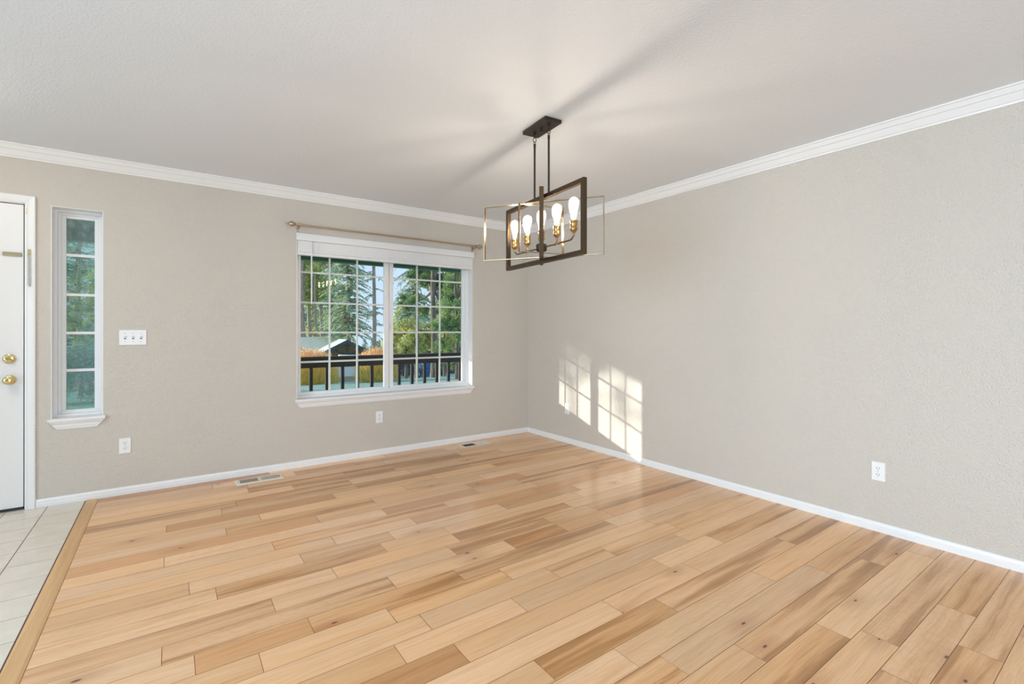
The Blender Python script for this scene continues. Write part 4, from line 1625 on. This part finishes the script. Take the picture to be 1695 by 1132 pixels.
# ------------------------------------------------------------------ parked cars
M['paint_white'] = simple('white_car_paint', (0.80, 0.78, 0.74), 0.3)
M['paint_blue'] = simple('dark_blue_car_paint', (0.05, 0.075, 0.12), 0.2)
M['paint_grey'] = simple('dark_grey_car_paint', (0.06, 0.085, 0.095), 0.2)
M['tyre'] = simple('tyre_rubber', (0.02, 0.02, 0.02), 0.8)
M['hub'] = simple('wheel_hub', (0.6, 0.6, 0.6), 0.35, 0.8)


def car(name, where, rz, prof, glass_prof, L, Wd, wheels, paint, label, cat='car'):
    t = thing(name, where, label, cat)
    p = Vector(where)
    b = BM()
    prism(b, prof, lambda a, c: (a, -Wd / 2, c), lambda a, c: (a, Wd / 2, c))
    bmesh.ops.translate(b, verts=b.verts, vec=p)
    obj('body', b, paint, t, bevel=0.06, seg=3)
    b = BM()
    prism(b, glass_prof, lambda a, c: (a, -Wd / 2 - 0.012, c), lambda a, c: (a, Wd / 2 + 0.012, c))
    bmesh.ops.translate(b, verts=b.verts, vec=p)
    obj('side_windows', b, M['pane'], t)
    for x in wheels:
        for s in (-1, 1):
            b = BM()
            Tm = Matrix.Translation(p + Vector((x, s * (Wd / 2 - 0.1), 0.33))) @ Matrix.Rotation(PI / 2, 4, 'X')
            lathe(b, [(0.20, -0.11), (0.32, -0.10), (0.33, -0.06), (0.33, 0.06), (0.32, 0.10), (0.20, 0.11)], 24, Tm)
            w = obj('wheel', b, M['tyre'], t, smooth=True)
            b = BM()
            lathe(b, [(0.19, -0.118), (0.05, -0.125), (0.05, 0.125), (0.19, 0.118)], 20, Tm)
            obj('hub_cap', b, M['hub'], w)
    t.rotation_euler = (0, 0, rz)
    return t


suv = [(-2.2, 0.35), (2.2, 0.35), (2.25, 0.7), (2.1, 0.95), (1.2, 1.08), (0.5, 1.62), (-1.6, 1.66), (-2.1, 1.1), (-2.25, 0.75)]
suv_g = [(1.0, 1.08), (0.42, 1.54), (-1.5, 1.57), (-1.9, 1.1)]
sedan = [(-2.2, 0.32), (2.2, 0.32), (2.25, 0.6), (2.1, 0.82), (1.15, 0.92), (0.45, 1.38), (-0.9, 1.40), (-1.6, 0.98), (-2.2, 0.92)]
sedan_g = [(0.95, 0.94), (0.38, 1.32), (-0.8, 1.33), (-1.4, 0.98)]
van = [(-2.6, 0.45), (2.4, 0.45), (2.45, 0.95), (1.6, 1.12), (0.9, 1.85), (-0.3, 1.9), (-0.5, 1.1), (-2.6, 1.1)]
van_g = [(1.4, 1.15), (0.8, 1.78), (-0.22, 1.8), (-0.3, 1.15)]
car('suv', spot(756, 45), R(40), suv, suv_g, 4.5, 1.8, (-1.4, 1.4), M['paint_grey'], 'dark grey car parked beyond the thick grey trunk')
car('sedan', spot(660, 41), R(15), sedan, sedan_g, 4.5, 1.75, (-1.4, 1.4), M['paint_blue'], 'dark blue low car parked below the yellow-green tree')
car('pickup', spot(569, 33), R(-12), van, van_g, 5.0, 1.8, (-1.6, 1.5), M['paint_white'], 'white pickup parked between the two orange bushes', 'pickup truck')
bm = BM()
pT = spot(707, 46)
b_ = [(-0.55, 0), (0.55, 0), (0.5, 0.9), (0.2, 1.25), (-0.25, 1.2), (-0.5, 0.85)]
prism(bm, b_, lambda a, c: (pT.x + a, pT.y - 0.5, pT.z + 0.75 + c), lambda a, c: (pT.x + a * 0.9, pT.y + 0.6, pT.z + 0.75 + c * 0.9))
prism(bm, [(-0.6, -0.8), (0.6, -0.8), (0.55, 0.76), (-0.55, 0.76)], lambda a, c: (pT.x + a, pT.y - 0.5, pT.z + 0.0 + c), lambda a, c: (pT.x + a, pT.y + 0.6, pT.z + 0.0 + c))
M['tarp'] = simple('blue_tarpaulin', (0.05, 0.22, 0.50), 0.45)
tag(obj('tarp', bm, M['tarp'], None, bevel=0.08, loc=(pT.x, pT.y, pT.z)), 'bright blue tarpaulin heaped beside the thick grey trunk', 'tarp')
